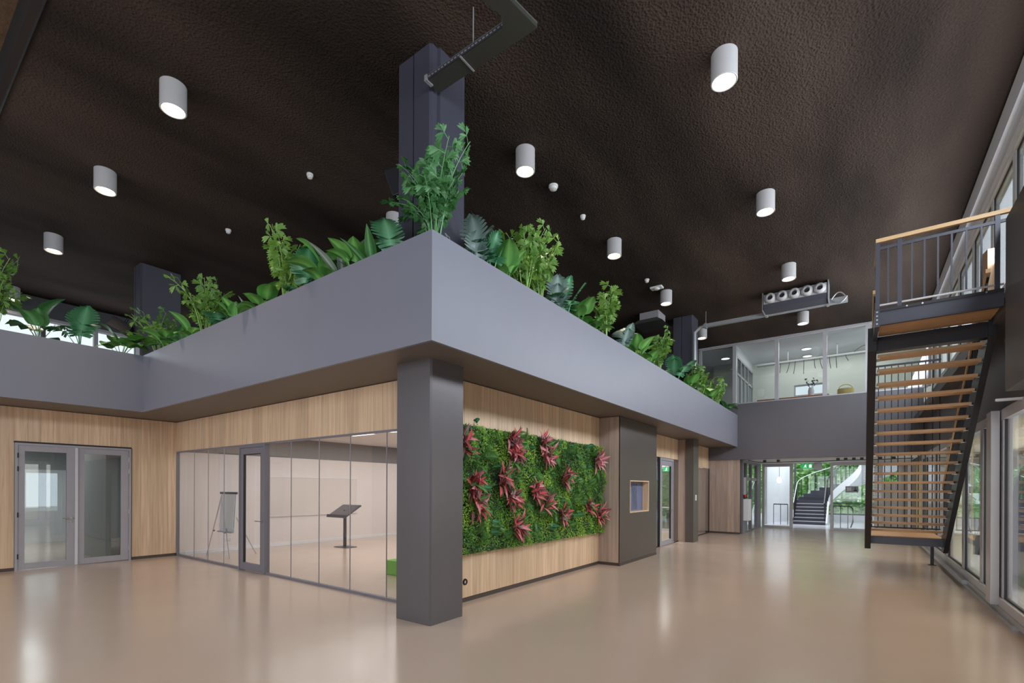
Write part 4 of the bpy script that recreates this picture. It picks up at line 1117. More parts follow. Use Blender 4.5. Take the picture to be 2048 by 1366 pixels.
ob('panel', B(-1.60, -1.28, 23.9, 23.94, 2.54, 2.82), 'galv', o, bevel=0.004)
ob('backplate', B(-1.56, -1.32, 23.94, 23.96, 2.60, 2.83), 'galvdark', o)
o = thing('intercom', (-0.27, 24.05, 1.6), 'dark intercom terminal with a light screen on the far glazing', 'intercom')
ob('housing', B(-0.48, -0.05, 23.98, 24.119, 1.59, 1.84), 'screen', o, bevel=0.004)
ob('display', B(-0.43, -0.28, 23.974, 23.98, 1.65, 1.79), 'alu', o)
ob('keypad', MB().box(-0.20, -0.10, 23.974, 23.98, 1.64, 1.70).box(-0.17, -0.13, 23.974, 23.98, 1.73, 1.79), 'gasket', o)
o = thing('fire_call_point', (-3.6, 20.7, 1.43), 'red fire call button on the dark frame beside the far wooden block', 'alarm')
ob('body', MB().lathe([(0.055, 19.985), (0.055, 19.95), (0.04, 19.94), (0.001, 19.93)], (-3.53, 0, 1.44), 16, 'y'), 'red', o, smooth=True)
ob('backplate', B(-3.60, -3.46, 19.985, 20.0, 1.37, 1.51), 'gasket', o)
o = thing('white_cabinet', (-3.55, 20.2, 0.5), 'white wall cabinet on the glazing frame next to the far wooden block', 'cabinet')
ob('body', B(-3.60, -3.40, 20.0, 20.5, 0.50, 1.32), 'whitecool', o, bevel=0.006)
ob('door', B(-3.59, -3.41, 19.99, 20.0, 0.51, 1.31), 'whitecool', o)
ob('screen_strip', B(-3.585, -3.50, 19.98, 20.0, 1.40, 2.15), 'alu', o)
t = thing('track_cable', (-1.0, 20.2, 2.7), 'black cable with clamps running along the ceiling edge under the far dark band', 'cable')
ob('cable', MB().tube([(-3.45, 20.05, 2.80), (-3.1, 20.15, 2.72), (-2.6, 20.2, 2.70), (-1.9, 20.2, 2.715), (-1.2, 20.2, 2.70), (-0.4, 20.2, 2.72), (0.5, 20.2, 2.715), (1.4, 20.2, 2.73)], 0.014, 6), 'black', t, smooth=True)
for x in (-2.9, -2.45, -0.62, -0.40, -0.17, 0.05, 0.28, 0.55, 0.9):
    ob('clamp', B(x - 0.05, x + 0.05, 20.15, 20.25, 2.72, 2.80), 'black', t)

# ================================================================ UPPER OFFICE CONTENTS
for k, (x, y, lab) in enumerate(((-1.69, 21.7, 'round white downlight in the office ceiling, above the other downlight'), (-1.75, 22.9, 'round white downlight in the office ceiling near the back wall'), (-4.55, 21.4, 'round white downlight seen behind the left office pane'))):
    o = thing('downlight', (x, y, 7.15), lab, 'lamp', 'office downlights')
    ob('ring', MB().lathe([(0.17, 0), (0.20, -0.02), (0.16, -0.03)], (x, y, 7.15), 24), 'whiteplastic', o, smooth=True)
    ob('lens', MB().lathe([(0.001, -0.02), (0.165, -0.02)], (x, y, 7.15), 24), 'panel', o)
area('office_light', (-1.0, 21.4, 7.1), (0, 0, 0), 4.5, 2.6, 85, (0.97, 1.0, 0.97))
t = thing('suspended_cable_tray', (-0.5, 21.5, 6.5), 'pale suspended cable tray with dangling cables in the upper office', 'cable tray')
ob('rail', B(-3.4, 1.8, 21.46, 21.50, 6.66, 6.72), 'lampwhite', t)
ob('rail', B(-3.4, 1.8, 21.70, 21.74, 6.66, 6.72), 'lampwhite', t)
ob('tray', B(-3.4, 1.8, 21.50, 21.70, 6.66, 6.67), 'galv', t)
for x in (-2.3, -0.7):
    ob('hanger_rod', MB().tube([(x, 21.6, 6.7), (x, 21.6, 7.15)], 0.012, 6), 'galv', t)
rr = random.Random(3)
for k in range(9):
    x = -2.5 + k * 0.26 + rr.uniform(-0.06, 0.06)
    L_ = rr.uniform(0.25, 0.55); dx = rr.uniform(-0.12, 0.12)
    ob('cable', MB().tube([(x, 21.48, 6.68), (x + dx * 0.3, 21.44, 6.68 - L_ * 0.5), (x + dx, 21.45, 6.68 - L_)], 0.012, 5), 'galvdark', t)
ob('cable', MB().tube([(-0.2 + 0.7 * i / 12, 21.5, 6.72 + 0.2 * math.sin(PI * i / 12)) for i in range(13)], 0.014, 6), 'galvdark', t)
o = thing('office_shelf', (-1.6, 20.6, 3.98), 'long orange brown shelf top standing behind the upper office glazing', 'shelf')
ob('top', B(-3.2, -0.9, 20.35, 20.75, 5.03, 5.10), 'redwood', o)
ob('leg', B(-3.15, -3.08, 20.40, 20.70, 3.98, 5.03), 'redwood', o)
ob('leg', B(-1.02, -0.95, 20.40, 20.70, 3.98, 5.03), 'redwood', o)
v = thing('vase', (-1.45, 20.55, 5.10), 'white vase with a dark leafy twig on the office shelf', 'vase')
ob('body', MB().lathe([(0.001, 0), (0.07, 0), (0.095, 0.08), (0.10, 0.2), (0.075, 0.27), (0.085, 0.30)], (-1.45, 20.55, 5.10), 20), 'whitecool', v, smooth=True)
mb = MB()
for k in range(5):
    a = k * 1.3
    tip = (-1.45 + 0.22 * math.cos(a), 20.55 + 0.15 * math.sin(a), 5.62 + 0.08 * (k % 3))
    mb.tube([(-1.45, 20.55, 5.35), ((-1.45 + tip[0]) / 2, 20.55, 5.5), tip], 0.006, 4)
    for j in range(5):
        q = Vector((-1.45, 20.55, 5.42)).lerp(Vector(tip), 0.3 + 0.17 * j)
        d_ = Vector((0.07 * math.cos(a + j * 2.4), 0, 0.05 * math.sin(a + j * 2.0) + 0.02))
        s_ = Vector((-d_.z, 0.02, d_.x)) * 0.35
        mb.quad(tuple(q), tuple(q + d_ * 0.5 + s_), tuple(q + d_), tuple(q + d_ * 0.5 - s_))
ob('twig', mb, 'darkwall', v)
o = thing('basket', (-0.42, 20.55, 4.6), 'straw coloured basket with looped handles by the upper office glazing', 'basket')
ob('body', MB().lathe([(0.001, 4.60), (0.20, 4.60), (0.25, 4.9), (0.24, 5.24), (0.22, 5.24)], (-0.42, 20.55, 0), 24), 'yellowbasket', o, smooth=True)
ob('handle', MB().tube([(-0.42 + 0.2 * math.cos(a), 20.45, 5.22 + 0.16 * math.sin(a)) for a in [PI * i / 10 for i in range(11)]], 0.014, 6), 'yellowbasket', o)
o = thing('side_table', (-0.42, 20.55, 3.98), 'small pale side table carrying the straw basket in the upper office', 'table')
ob('top', B(-0.75, -0.1, 20.3, 20.8, 4.56, 4.60), 'whitecool', o)
for x, y in ((-0.7, 20.35), (-0.15, 20.35), (-0.7, 20.75), (-0.15, 20.75)): ob('leg', B(x - 0.02, x + 0.02, y - 0.02, y + 0.02, 3.98, 4.56), 'whitecool', o)
# side room behind the lower glazing
o = thing('counter', (4.0, 17.8, 0), 'long low grey counter with a pale top behind the right glazing', 'counter')
ob('body', B(2.3, 7.5, 17.5, 18.2, 0, 0.52), 'darkcol', o)
ob('worktop', B(2.25, 7.55, 17.42, 18.25, 0.52, 0.57), 'whitecool', o)
o = thing('blue_arch_screen', (2.4, 12.4, 0), 'rounded blue grey screen behind the right glazing', 'screen')
pts = [(11.6 + 0.85 - 0.85 * math.cos(a), 1.35 + 0.8 * math.sin(a)) for a in [PI * i / 14 for i in range(15)]]
ob('shell', MB().prism([(11.6, 0.05), (11.6, 1.35)] + pts[1:-1] + [(13.3, 1.35), (13.3, 0.05)], 'x', 2.40, 2.46), 'bluescreen', o)  # upright panel added for the curved blue shape in the glazing
ob('foot', B(2.3, 2.6, 11.65, 13.25, 0, 0.05), 'steel', o)
o = thing('flower_pot', (2.9, 17.8, 0.57), 'orange flowers in a small pot on the counter behind the right glazing', 'flowers')
ob('pot', MB().lathe([(0.001, 0), (0.06, 0), (0.08, 0.14), (0.07, 0.14)], (2.9, 17.8, 0.57), 16), 'whitecool', o, smooth=True)
mb = MB()
for k in range(30):
    a, b_ = rr.uniform(0, 2 * PI), rr.uniform(0, 1)
    c = Vector((2.9 + 0.13 * b_ * math.cos(a), 17.8 + 0.13 * b_ * math.sin(a), 0.77 + rr.uniform(0, 0.16)))
    for j in range(5):
        e = Vector((0.03 * math.cos(j * 1.257), 0.03 * math.sin(j * 1.257), 0.012)); s_ = Vector((-e.y, e.x, 0)) * 0.5
        mb.quad(tuple(c), tuple(c + e * 0.6 + s_), tuple(c + e), tuple(c + e * 0.6 - s_))
ob('blossoms', mb, plain('orange_petals', (0.7, 0.22, 0.04), 0.6), o)
area('side_room_light', (5.0, 11, 2.8), (0, 0, 0), 5.5, 16, 420, (1.0, 0.96, 0.88))
area('entrance_room_light', (-7, 17, 3.15), (0, 0, 0), 3, 4, 220, (1.0, 0.98, 0.96))
area('corridor_light', (-17.5, 2.5, 2.95), (0, 0, 0), 2.5, 1.0, 90, (0.95, 1.0, 1.0))

# ================================================================ LEAVES AND PLANTS
def blade(name, L, W, prof, droop=0.5, fold=0.15, petiole=0.0, lean=0.5, nseg=8, notch=None, mats=None, prad=0.004, wav=0.0):
    """one leaf from (0,0,0): a petiole rising along +z leaning to +x, then a blade that arches over.
    prof(t) -> half width 0..1; notch(t) -> True where the edge is cut back to the midrib (monstera)"""
    v, f, vein = [], [], []
    # centre line
    pts, dirs = [], []
    p = Vector((0, 0, 0)); ang = PI / 2 - lean * 0.35
    n_p = 4
    for i in range(n_p):
        pts.append(p.copy()); d = Vector((math.cos(ang), 0, math.sin(ang))); dirs.append(d)
        p = p + d * petiole / n_p; ang -= lean * 0.12
    base = len(pts)
    bl = []
    a2 = ang - 0.15
    for i in range(nseg + 1):
        bl.append((p.copy(), a2))
        d = Vector((math.cos(a2), 0, math.sin(a2)))
        p = p + d * L / nseg
        a2 -= droop * 1.6 / nseg
    if petiole > 0:
        line = pts + [bl[0][0]]
        for k, q in enumerate(line):
            for j in range(3):
                a = 2 * PI * j / 3
                v.append((q.x + prad * math.cos(a), q.y + prad * math.sin(a), q.z)); vein.append(0.5)
        for k in range(len(line) - 1):
            for j in range(3):
                a, b = k * 3 + j, k * 3 + (j + 1) % 3
                f.append((a, b, b + 3, a + 3))
    rows = []
    for i, (q, a) in enumerate(bl):
        t = i / nseg
        w = W * prof(t)
        nrm = Vector((-math.sin(a), 0, math.cos(a)))
        row = []
        for s_ in (-1, -0.5, 0, 0.5, 1):
            off = nrm * (abs(s_) * w * fold * 2 - (abs(s_) ** 2) * w * fold + wav * w * math.sin(t * 9 + s_ * 2) * abs(s_))
            y = w * s_
            row.append(len(v)); pt = q + off + Vector((0, y, 0)) - Vector((math.cos(a), 0, math.sin(a))) * abs(s_) * w * 0.25
            v.append(tuple(pt)); vein.append(0.9 if s_ == 0 else (0.12 if abs(s_) == 1 else 0.0))
        rows.append(row)
    for i in range(nseg):
        for j in range(4):
            if notch and j in (0, 3) and notch(i): continue
            f.append((rows[i][j], rows[i][j + 1], rows[i + 1][j + 1], rows[i + 1][j]))
    m = MB(); m.v, m.f = v, f
    return m.mesh(name, True, vein)
def ovate(t): return max(0.0, math.sin(PI * min(1, (t * 0.92 + 0.06)) ** 0.8)) ** 0.8 if 0 < t < 1 else 0.02
def heart(t): return 0.55 + 0.45 * math.sin(PI * (t + 0.08)) if t < 0.35 else max(0.02, math.cos((t - 0.35) / 0.65 * PI / 2) ** 0.75)
def lance(t): return max(0.02, math.sin(PI * t ** 0.75) ** 0.9)

LEAF = {}
LEAF['broad'] = [blade('broad_leaf', 0.22, 0.085, ovate, 0.7, 0.16, 0.20, 0.7, wav=0.06), blade('broad_leaf', 0.24, 0.09, ovate, 0.45, 0.2, 0.22, 0.4, wav=0.05), blade('broad_leaf', 0.20, 0.085, ovate, 0.9, 0.12, 0.16, 0.9, wav=0.08)]
LEAF['grey'] = [blade('upright_leaf', 0.26, 0.04, lance, 0.15, 0.3, 0.10, 0.3), blade('upright_leaf', 0.30, 0.045, lance, 0.25, 0.25, 0.10, 0.5)]
def monstera_leaf(L, W, droop, pet, lean):
    """heart shaped blade split into finger lobes from the midrib outwards"""
    v, f, vein = [], [], []
    def add(p, q): v.append(tuple(p)); vein.append(q); return len(v) - 1
    ang = PI / 2 - lean * 0.35
    p = Vector((0, 0, 0)); line = []
    for i in range(5):
        line.append(p.copy()); p = p + Vector((math.cos(ang), 0, math.sin(ang))) * pet / 4; ang -= lean * 0.1
    p = line[-1]
    for q in line:
        for j in range(3):
            a = 2 * PI * j / 3; add(q + Vector((0.005 * math.cos(a), 0.005 * math.sin(a), 0)), 0.5)
    for k in range(4):
        for j in range(3):
            a, b = k * 3 + j, k * 3 + (j + 1) % 3
            f.append((a, b, b + 3, a + 3))
    N = 9
    a2 = ang - 0.2
    mid = []
    for i in range(N + 1):
        mid.append((p.copy(), a2)); p = p + Vector((math.cos(a2), 0, math.sin(a2))) * L / N; a2 -= droop * 1.5 / N
    for side in (-1, 1):
        for i in range(N):
            t0, t1 = i / N, (i + 1) / N
            (p0, an0), (p1, an1) = mid[i], mid[i + 1]
            gap = 0.42 if 0 < i < N - 1 else 0.06
            d = Vector((math.cos(an0), 0, math.sin(an0))); nrm = Vector((-math.sin(an0), 0, math.cos(an0)))
            w0 = W * heart(min(1, t0 + 0.02)); w1 = W * heart(min(0.98, t1))
            if i == N - 1: w1 = 0.01
            seg = (p1 - p0)
            fw = 0.35 - 0.9 * (1 - t0) * (1 if i < 2 else 0.0) * 0.6      # lowest lobes bend backwards
            ia, ib = add(p0, 0.9), add(p1, 0.9)
            rows = []
            for u in (0.45, 0.8, 1.0):
                g = gap * (0.0 if u < 0.5 else (0.8 if u < 0.9 else 1.6)) * 0.5
                bend = d * (w0 * u * fw)
                drop = nrm * (-0.22 * (u ** 2) * W + 0.10 * u * W)
                q0 = p0 + seg * g + Vector((0, side * w0 * u, 0)) + bend + drop
                q1 = p1 - seg * g + Vector((0, side * w1 * u * (0.97 if u == 1 else 1), 0)) + bend + drop
                rows.append((add(q0, 0.0 if u < 1 else 0.15), add(q1, 0.0 if u < 1 else 0.15)))
            prev = (ia, ib)
            for r in rows:
                f.append((prev[0], prev[1], r[1], r[0])); prev = r
    m = MB(); m.v, m.f = v, f
    return m.mesh('monstera_leaf', True, vein)
LEAF['monstera'] = [monstera_leaf(0.22, 0.145, 0.35, 0.22, 0.3), monstera_leaf(0.20, 0.135, 0.7, 0.22, 0.7), monstera_leaf(0.25, 0.13, 0.15, 0.24, 0.1)]
def frond(name, H, n, lw, ll, lean, seed, bare=0.42):
    """a bare cane that arches outwards at the top, carrying ragged wedge shaped leaflets on short side stalks"""
    r = random.Random(seed)
    p = Vector((0, 0, 0)); ang = PI / 2 - lean * 0.18
    pts = []
    NS_ = 14
    for i in range(NS_ + 1):
        pts.append((p.copy(), ang)); p = p + Vector((math.cos(ang), 0, math.sin(ang))) * H / NS_
        if i > NS_ * bare * 0.8: ang -= lean * 0.13
    m = MB()
    m.tube([q for q, _ in pts], 0.007, 4, False, 0.003)
    v, f = m.v, m.f; vein = [0.8] * len(v)
    def leaflet(q, out, up, l_, w_, side):
        wv_ = out.cross(up + Vector((r.uniform(-0.5, 0.5), r.uniform(-0.5, 0.5), r.uniform(-0.3, 0.3)))).normalized()
        nn = out.cross(wv_).normalized()
        sag = Vector((0, 0, -0.22 * l_))
        P = [q, q + out * l_ * 0.30 + wv_ * w_ * 0.50, q + out * l_ * 0.70 + wv_ * w_ * 1.0 + sag * 0.4, q + out * l_ * 1.0 + wv_ * w_ * 0.85 + sag,
             q + out * l_ * 0.82 + wv_ * w_ * 0.25 + sag * 0.7, q + out * l_ * 1.12 + wv_ * w_ * 0.05 + sag * 1.2, q + out * l_ * 0.84 - wv_ * w_ * 0.35 + sag * 0.7, q + out * l_ * 0.98 - wv_ * w_ * 0.95 + sag,
             q + out * l_ * 0.6 - wv_ * w_ * 0.8 + sag * 0.3, q + out * l_ * 0.28 - wv_ * w_ * 0.40]
        c = q + out * l_ * 0.5 + nn * l_ * 0.06
        b = len(v)
        v.extend([tuple(x) for x in P] + [tuple(c)])
        vein.extend([0.15] * 10 + [0.0])
        for j in range(10):
            f.append((b + j, b + (j + 1) % 10, b + 10))
    for k in range(n):
        t = bare + (1 - bare) * (k + 0.5) / n
        i = min(NS_ - 1, int(t * NS_)); q, a = pts[i]; q = q.lerp(pts[i + 1][0], t * NS_ - i)
        d = Vector((math.cos(a), 0, math.sin(a)))
        side = 1 if k % 2 else -1
        up = Vector((-math.sin(a), 0, math.cos(a)))
        out = (Vector((0, side, 0)) * r.uniform(0.6, 1.0) + d * r.uniform(0.1, 0.7) + up * r.uniform(-0.5, 0.6)).normalized()
        stalk = ll * r.uniform(0.25, 0.8)
        e = q + out * stalk
        b0 = len(v)
        m.tube([tuple(q), tuple(e)], 0.003, 3, False)
        vein.extend([0.6] * (len(v) - b0))
        s_ = r.uniform(0.75, 1.15) * (1.0 - 0.3 * abs(t - 0.75) / 0.4)
        for j in range(3):
            o2 = (out + d * (0.9 * (j - 1)) + Vector((r.uniform(-0.4, 0.4), r.uniform(-0.3, 0.3), r.uniform(-0.5, 0.4)))).normalized()
            leaflet(e - out * stalk * 0.25 * (j != 1), o2, up, ll * s_ * (1.0 if j == 1 else 0.85), lw * s_, side)
    m.v, m.f = v, f
    return m.mesh(name, False, vein)
LEAF['frond'] = [frond('frond', 0.95, 9, 0.040, 0.125, 0.9, 1, 0.46), frond('frond', 1.0, 9, 0.040, 0.12, 0.5, 2, 0.52), frond('frond', 0.9, 10, 0.038, 0.115, 1.3, 3, 0.42), frond('frond', 1.0, 9, 0.042, 0.125, 0.25, 4, 0.56), frond('frond', 0.95, 8, 0.040, 0.12, 0.75, 5, 0.50)]

def put(meshes, mat, name, parent, k, az, sc, tilt=0.0, dz=0.0, dx=0.0, dy=0.0, sc2=None):
    src = meshes[k % len(meshes)]
    key = (src.name, mat)
    if key not in CACHE:
        me = src.copy(); me.materials.clear(); me.materials.append(M[mat]); CACHE[key] = me
    mw = Matrix.Translation((dx, dy, dz)) @ Matrix.Rotation(az, 4, 'Z') @ Matrix.Rotation(tilt, 4, 'Y') @ Matrix.Diagonal((sc, sc, sc2 or sc, 1))
    return ob(name, CACHE[key], None, parent, mw=mw)
CACHE = {}
def plant(kind, x, y, label, s=1.0, az0=0.0, n=None, mat=None, z=4.36):
    rnd = random.Random(hash((round(x, 2), round(y, 2))) & 0xffff)
    s = s * {'shrub': 1.1, 'broad': 1.5, 'monstera': 1.5, 'grey': 1.45}[kind]
    names = {'shrub': 'leafy_shrub', 'broad': 'broadleaf_plant', 'monstera': 'monstera', 'grey': 'silver_plant'}
    o = thing(names[kind], (x, y, z), label, 'plant', 'plants in the long planter')
    if kind == 'shrub':
        n = n or 13
        for k in range(n):
            az = az0 + k * 2.4 + rnd.uniform(-0.3, 0.3)
            sc = s * rnd.uniform(0.62, 1.05)
            put(LEAF['frond'], mat or 'shrub', 'frond', o, k, az, sc, rnd.uniform(-0.08, 0.14), 0, rnd.uniform(-0.03, 0.03), rnd.uniform(-0.03, 0.03))
    elif kind == 'broad':
        n = n or 9
        for k in range(n):
            put(LEAF['broad'], mat or 'broad', 'leaf', o, k, az0 + k * 2.4 + rnd.uniform(-0.3, 0.3), s * rnd.uniform(0.8, 1.2), rnd.uniform(-0.15, 0.3))
    elif kind == 'monstera':
        n = n or 6
        for k in range(n):
            put(LEAF['monstera'], mat or 'monstera', 'leaf', o, k, az0 + k * 2.2 + rnd.uniform(-0.4, 0.4), s * rnd.uniform(0.8, 1.15), rnd.uniform(-0.25, 0.2))
    else:
        n = n or 8
        for k in range(n):
            put(LEAF['grey'], mat or 'greyleaf', 'leaf', o, k, az0 + k * 2.4 + rnd.uniform(-0.3, 0.3), s * rnd.uniform(0.8, 1.2), rnd.uniform(-0.1, 0.25))
    return o
RX = -4.0
right_run = [('shrub', 3.98, 1.22, 'shrubdark', 'tallest leafy shrub, at the planter corner in front of the column'),
 ('monstera', 4.72, 1.05, 'greymonstera', 'silvery monstera with large split leaves, first right of the front column'),
 ('monstera', 5.0, 1.0, 'monstera', 'green monstera beside the silvery one, right of the front column'),
 ('broad', 5.36, 1.0, 'broad', 'glossy broadleaf plant in front of the pair of tall shrubs on the right run'),
 ('shrub', 5.82, 1.05, 'shrub', 'left one of the two tall leafy shrubs on the right planter run'),
 ('shrub', 6.25, 1.12, 'shrub', 'right one of the two tall leafy shrubs on the right planter run'),
 ('monstera', 6.75, 0.95, 'greymonstera', 'silvery split leaf plant just right of the two tall shrubs'),
 ('monstera', 7.0, 1.15, 'monstera', 'monstera with one tall upright leaf, right of the two tall shrubs'),
 ('broad', 7.5, 1.05, 'broad', 'bright broadleaf plant halfway between the tall shrubs and the next leafy shrub'),
 ('broad', 7.95, 1.0, 'broad', 'broadleaf plant at the left foot of the leafy shrub in mid run'),
 ('shrub', 8.6, 1.12, 'shrub', 'leafy shrub in the middle of the right planter run, below the motion sensor'),
 ('monstera', 9.4, 1.05, 'greymonstera', 'silvery monstera right of the leafy shrub in mid run'),
 ('broad', 10.2, 1.1, 'broad', 'broadleaf plant below the ceiling cassette unit'),
 ('broad', 10.9, 1.05, 'broad', 'broadleaf plant left of the shrub by the far column'),
 ('shrub', 11.7, 1.15, 'shrub', 'leafy shrub in front of the far right column'),
 ('monstera', 12.9, 1.25, 'monstera', 'monstera below the loudspeaker of the far right column'),
 ('broad', 14.2, 1.2, 'broad', 'broadleaf plant right of the far right column'),
 ('shrub', 15.3, 1.1, 'shrub', 'leafy shrub against the left office pane'),
 ('broad', 16.6, 1.2, 'broad', 'last but one broadleaf plant towards the far end of the planter'),
 ('shrub', 17.6, 1.05, 'shrub', 'last leafy shrub, near the far end of the right planter'),
 ('broad', 18.8, 1.2, 'shrubdark', 'dark plant at the very far end of the right planter')]
for i, (kd, y, s, mt, lab) in enumerate(right_run):
    plant(kd, RX if i else -4.02, y, lab, s, az0=i * 1.3 - 0.6, mat=mt, n=22 if i == 0 else None)
LY = 3.94
left_run = [('monstera', -4.68, 0.95, 'monstera', 'monstera pair of split leaves left of the front column'),
 ('grey', -5.06, 1.05, 'shrubdark', 'dark narrow leaved plant left of the monstera by the column'),
 ('broad', -5.42, 1.1, 'broad', 'large leaved plant between the silvery upright leaves and the column'),
 ('grey', -5.70, 1.15, 'greyleaf', 'silvery plant with upright leaves on the left planter run'),
 ('broad', -6.10, 1.25, 'broad', 'plant with big glossy leaves bending over the left planter run'),
 ('monstera', -6.60, 1.0, 'monstera', 'monstera with striped leaves right of the tall left shrub'),
 ('shrub', -7.2, 1.12, 'shrub', 'tall leafy shrub standing alone in the middle of the left planter run'),
 ('broad', -7.8, 1.1, 'broad', 'bright broadleaf plant left of the tall shrub on the left run'),
 ('grey', -8.25, 0.9, 'greyleaf', 'small silvery plant left of the bright broadleaf plant'),
 ('broad', -8.85, 0.95, 'broad', 'low broadleaf plant left of the small silvery plant'),
 ('monstera', -9.4, 0.9, 'monstera', 'small monstera right of the shrub by the gallery screen'),
 ('shrub', -9.95, 1.25, 'shrub', 'leafy shrub in front of the dark gallery screen'),
 ('broad', -10.5, 1.05, 'broad', 'broadleaf plant left of the shrub by the gallery screen'),
 ('monstera', -11.1, 0.8, 'shrubdark', 'low dark monstera near the inner planter corner'),
 ('broad', -11.7, 1.2, 'broad', 'broadleaf plant near the inner planter corner'),
 ('shrub', -12.3, 1.1, 'shrub', 'leafy shrub in the inner planter corner, before the far left column')]
for i, (kd, x, s, mt, lab) in enumerate(left_run):
    plant(kd, x, LY, lab, s, az0=i * 1.7 - 1.2, mat=mt)
for i, (kd, y, s, mt, lab) in enumerate([('broad', 3.38, 1.2, 'broad', 'broadleaf plant before the bright gallery window, nearest the inner corner'),
 ('monstera', 2.72, 1.2, 'monstera', 'monstera silhouetted against the bright gallery window'),
 ('broad', 2.12, 1.35, 'shrubdark', 'dark broadleaf plant silhouetted at the left of the bright gallery window'),
 ('shrub', 1.55, 1.4, 'shrub', 'large leafy shrub at the far left edge')]):
    plant(kd, -12.67, y, lab, s, az0=i * 1.9, mat=mt)
# bead chain hanging near the corner
o = thing('bead_chain', (-3.9, 4.35, 4.4), 'thin pale link chain slung from the corner shrub down into the planter', 'chain')
cp = [Vector((-4.05, 4.22, 4.75)).lerp(Vector((-3.86, 4.42, 4.38)), i / 11) for i in range(12)]
for i, c in enumerate(cp):
    d = Vector((0.19, 0.2, -0.37)).normalized(); u = d.cross(Vector((0, 0, 1))).normalized(); w_ = d.cross(u)
    if i % 2: u, w_ = w_, u
    ring = [tuple(c + d * 0.026 * math.cos(a) + u * 0.014 * math.sin(a)) for a in [2 * PI * j / 10 for j in range(11)]]
    ob('link', MB().tube(ring, 0.0035, 5, False), 'galv', o)

# ================================================================ LIVING WALL
LW = thing('living_wall', (-4.77, 7.6, 0.72), 'framed living wall of green moss and ferns on the wood panelling', 'green wall')
ob('backing', B(-4.768, -4.70, 4.98, 9.905, 0.72, 2.63), 'planter_in', LW)
rw = random.Random(11)
m = MB()
def lumps(y, z):
    return 0.03 + 0.035 * math.sin(y * 5.1 + 1.3 * math.sin(z * 4)) + 0.03 * math.sin(z * 6.3 + y * 2.2) + 0.02 * math.sin(y * 13 + z * 9)
for k in range(42000):
    y, z = rw.uniform(4.98, 9.90), rw.uniform(0.725, 2.63)
    x = -4.70 + max(0.0, lumps(y, z)) + rw.uniform(-0.01, 0.035)
    a = rw.uniform(0, 2 * PI); tl = rw.uniform(-0.2, 1.1); s_ = rw.uniform(0.016, 0.034)
    d = Vector((math.sin(tl), math.cos(a) * math.cos(tl), math.sin(a) * math.cos(tl))) * s_
    sd = Vector((rw.uniform(-0.6, 0.6), -math.sin(a), math.cos(a))) * s_ * 0.45
    c = Vector((x, y, z))
    m.quad(tuple(c), tuple(c + d * 0.5 + sd), tuple(c + d), tuple(c + d * 0.5 - sd))
o = ob('moss', m, 'moss', LW); o['kind'] = 'stuff'
def fern_mesh(seed):
    r = random.Random(seed)
    v, f, vein = [], [], []
    n = 16; L = 0.36
    for k in range(n):
        t = (k + 1) / n
        c = Vector((L * t * 0.75, 0, 0.26 * t - 0.34 * t * t))
        w_ = 0.085 * math.sin(PI * min(1, t * 0.85 + 0.12)) + 0.006
        for sd in (-1, 1):
            b = len(v)
            tip = c + Vector((0.03, sd * w_, -0.02 - 0.02 * t))
            mid1 = c + Vector((0.022, sd * w_ * 0.5, 0.0)); mid2 = c + Vector((0.002, sd * w_ * 0.5, -0.004))
            v += [tuple(c), tuple(mid1), tuple(tip), tuple(mid2)]; vein += [0.6, 0, 0, 0]
            f.append((b, b + 1, b + 2, b + 3))
    m_ = MB(); m_.v, m_.f = v, f
    m_.tube([(L * t * 0.75, 0, 0.26 * t - 0.34 * t * t) for t in [i / 8 for i in range(9)]], 0.003, 4, False, 0.001)
    vein += [0.5] * (len(m_.v) - len(vein))
    return m_.mesh('fern_frond', False, vein)
FM = [fern_mesh(1)]
def place_wall(meshes, mat, name, parent, y, z, roll, out, sc, k=0, x=-4.66):
    """a leaf growing out of the wall: out = angle away from the wall plane, roll = direction in the wall plane"""
    src = meshes[k % len(meshes)]; key = (src.name, mat)
    if key not in CACHE:
        me = src.copy(); me.materials.clear(); me.materials.append(M[mat]); CACHE[key] = me
    d = Vector((math.sin(out), math.cos(roll) * math.cos(out), math.sin(roll) * math.cos(out))).normalized()
    n0 = Vector((1, 0, 0.35))
    u = n0.cross(d).normalized(); w_ = d.cross(u).normalized()
    R = Matrix((d, u, w_)).transposed().to_4x4()
    base = Vector((x, y, z)) - (parent.location if parent else Vector((0, 0, 0)))
    return ob(name, CACHE[key], None, parent, mw=Matrix.Translation(base) @ R @ Matrix.Scale(sc, 4))
for k in range(95):
    y, z = rw.uniform(5.1, 9.85), rw.uniform(0.85, 2.58)
    place_wall(FM, 'fern', 'fern_frond', LW, y, z, rw.uniform(-PI, PI), rw.uniform(0.3, 1.0), rw.uniform(0.6, 1.05))
# big green leaves among the ferns
flat = [blade('wall_leaf', 0.14, 0.045, ovate, 0.5, 0.15, 0.0, 0.5)]
for k in range(46):
    y, z = rw.uniform(5.1, 9.8), rw.uniform(0.9, 2.6)
    a_ = rw.uniform(0, 2 * PI)
    src = flat[0]; key = (src.name, 'monstera')
    if key not in CACHE:
        me = src.copy(); me.materials.clear(); me.materials.append(M['monstera']); CACHE[key] = me
    ob('leaf', CACHE[key], None, LW, mw=Matrix.Translation(Vector((-4.63, y, z)) - LW.location) @ Matrix.Rotation(a_, 4, 'X') @ Matrix.Rotation(0.5, 4, 'Y') @ Matrix.Scale(rw.uniform(0.7, 1.3), 4))
o = thing('variegated_sprig', (-4.68, 5.42, 2.60), 'small round leaved sprig sticking up above the top left of the living wall', 'plant')
ob('stem', MB().tube([(-4.66, 5.44, 2.58), (-4.62, 5.42, 2.66), (-4.58, 5.38, 2.71)], 0.004, 5), 'stem', o)
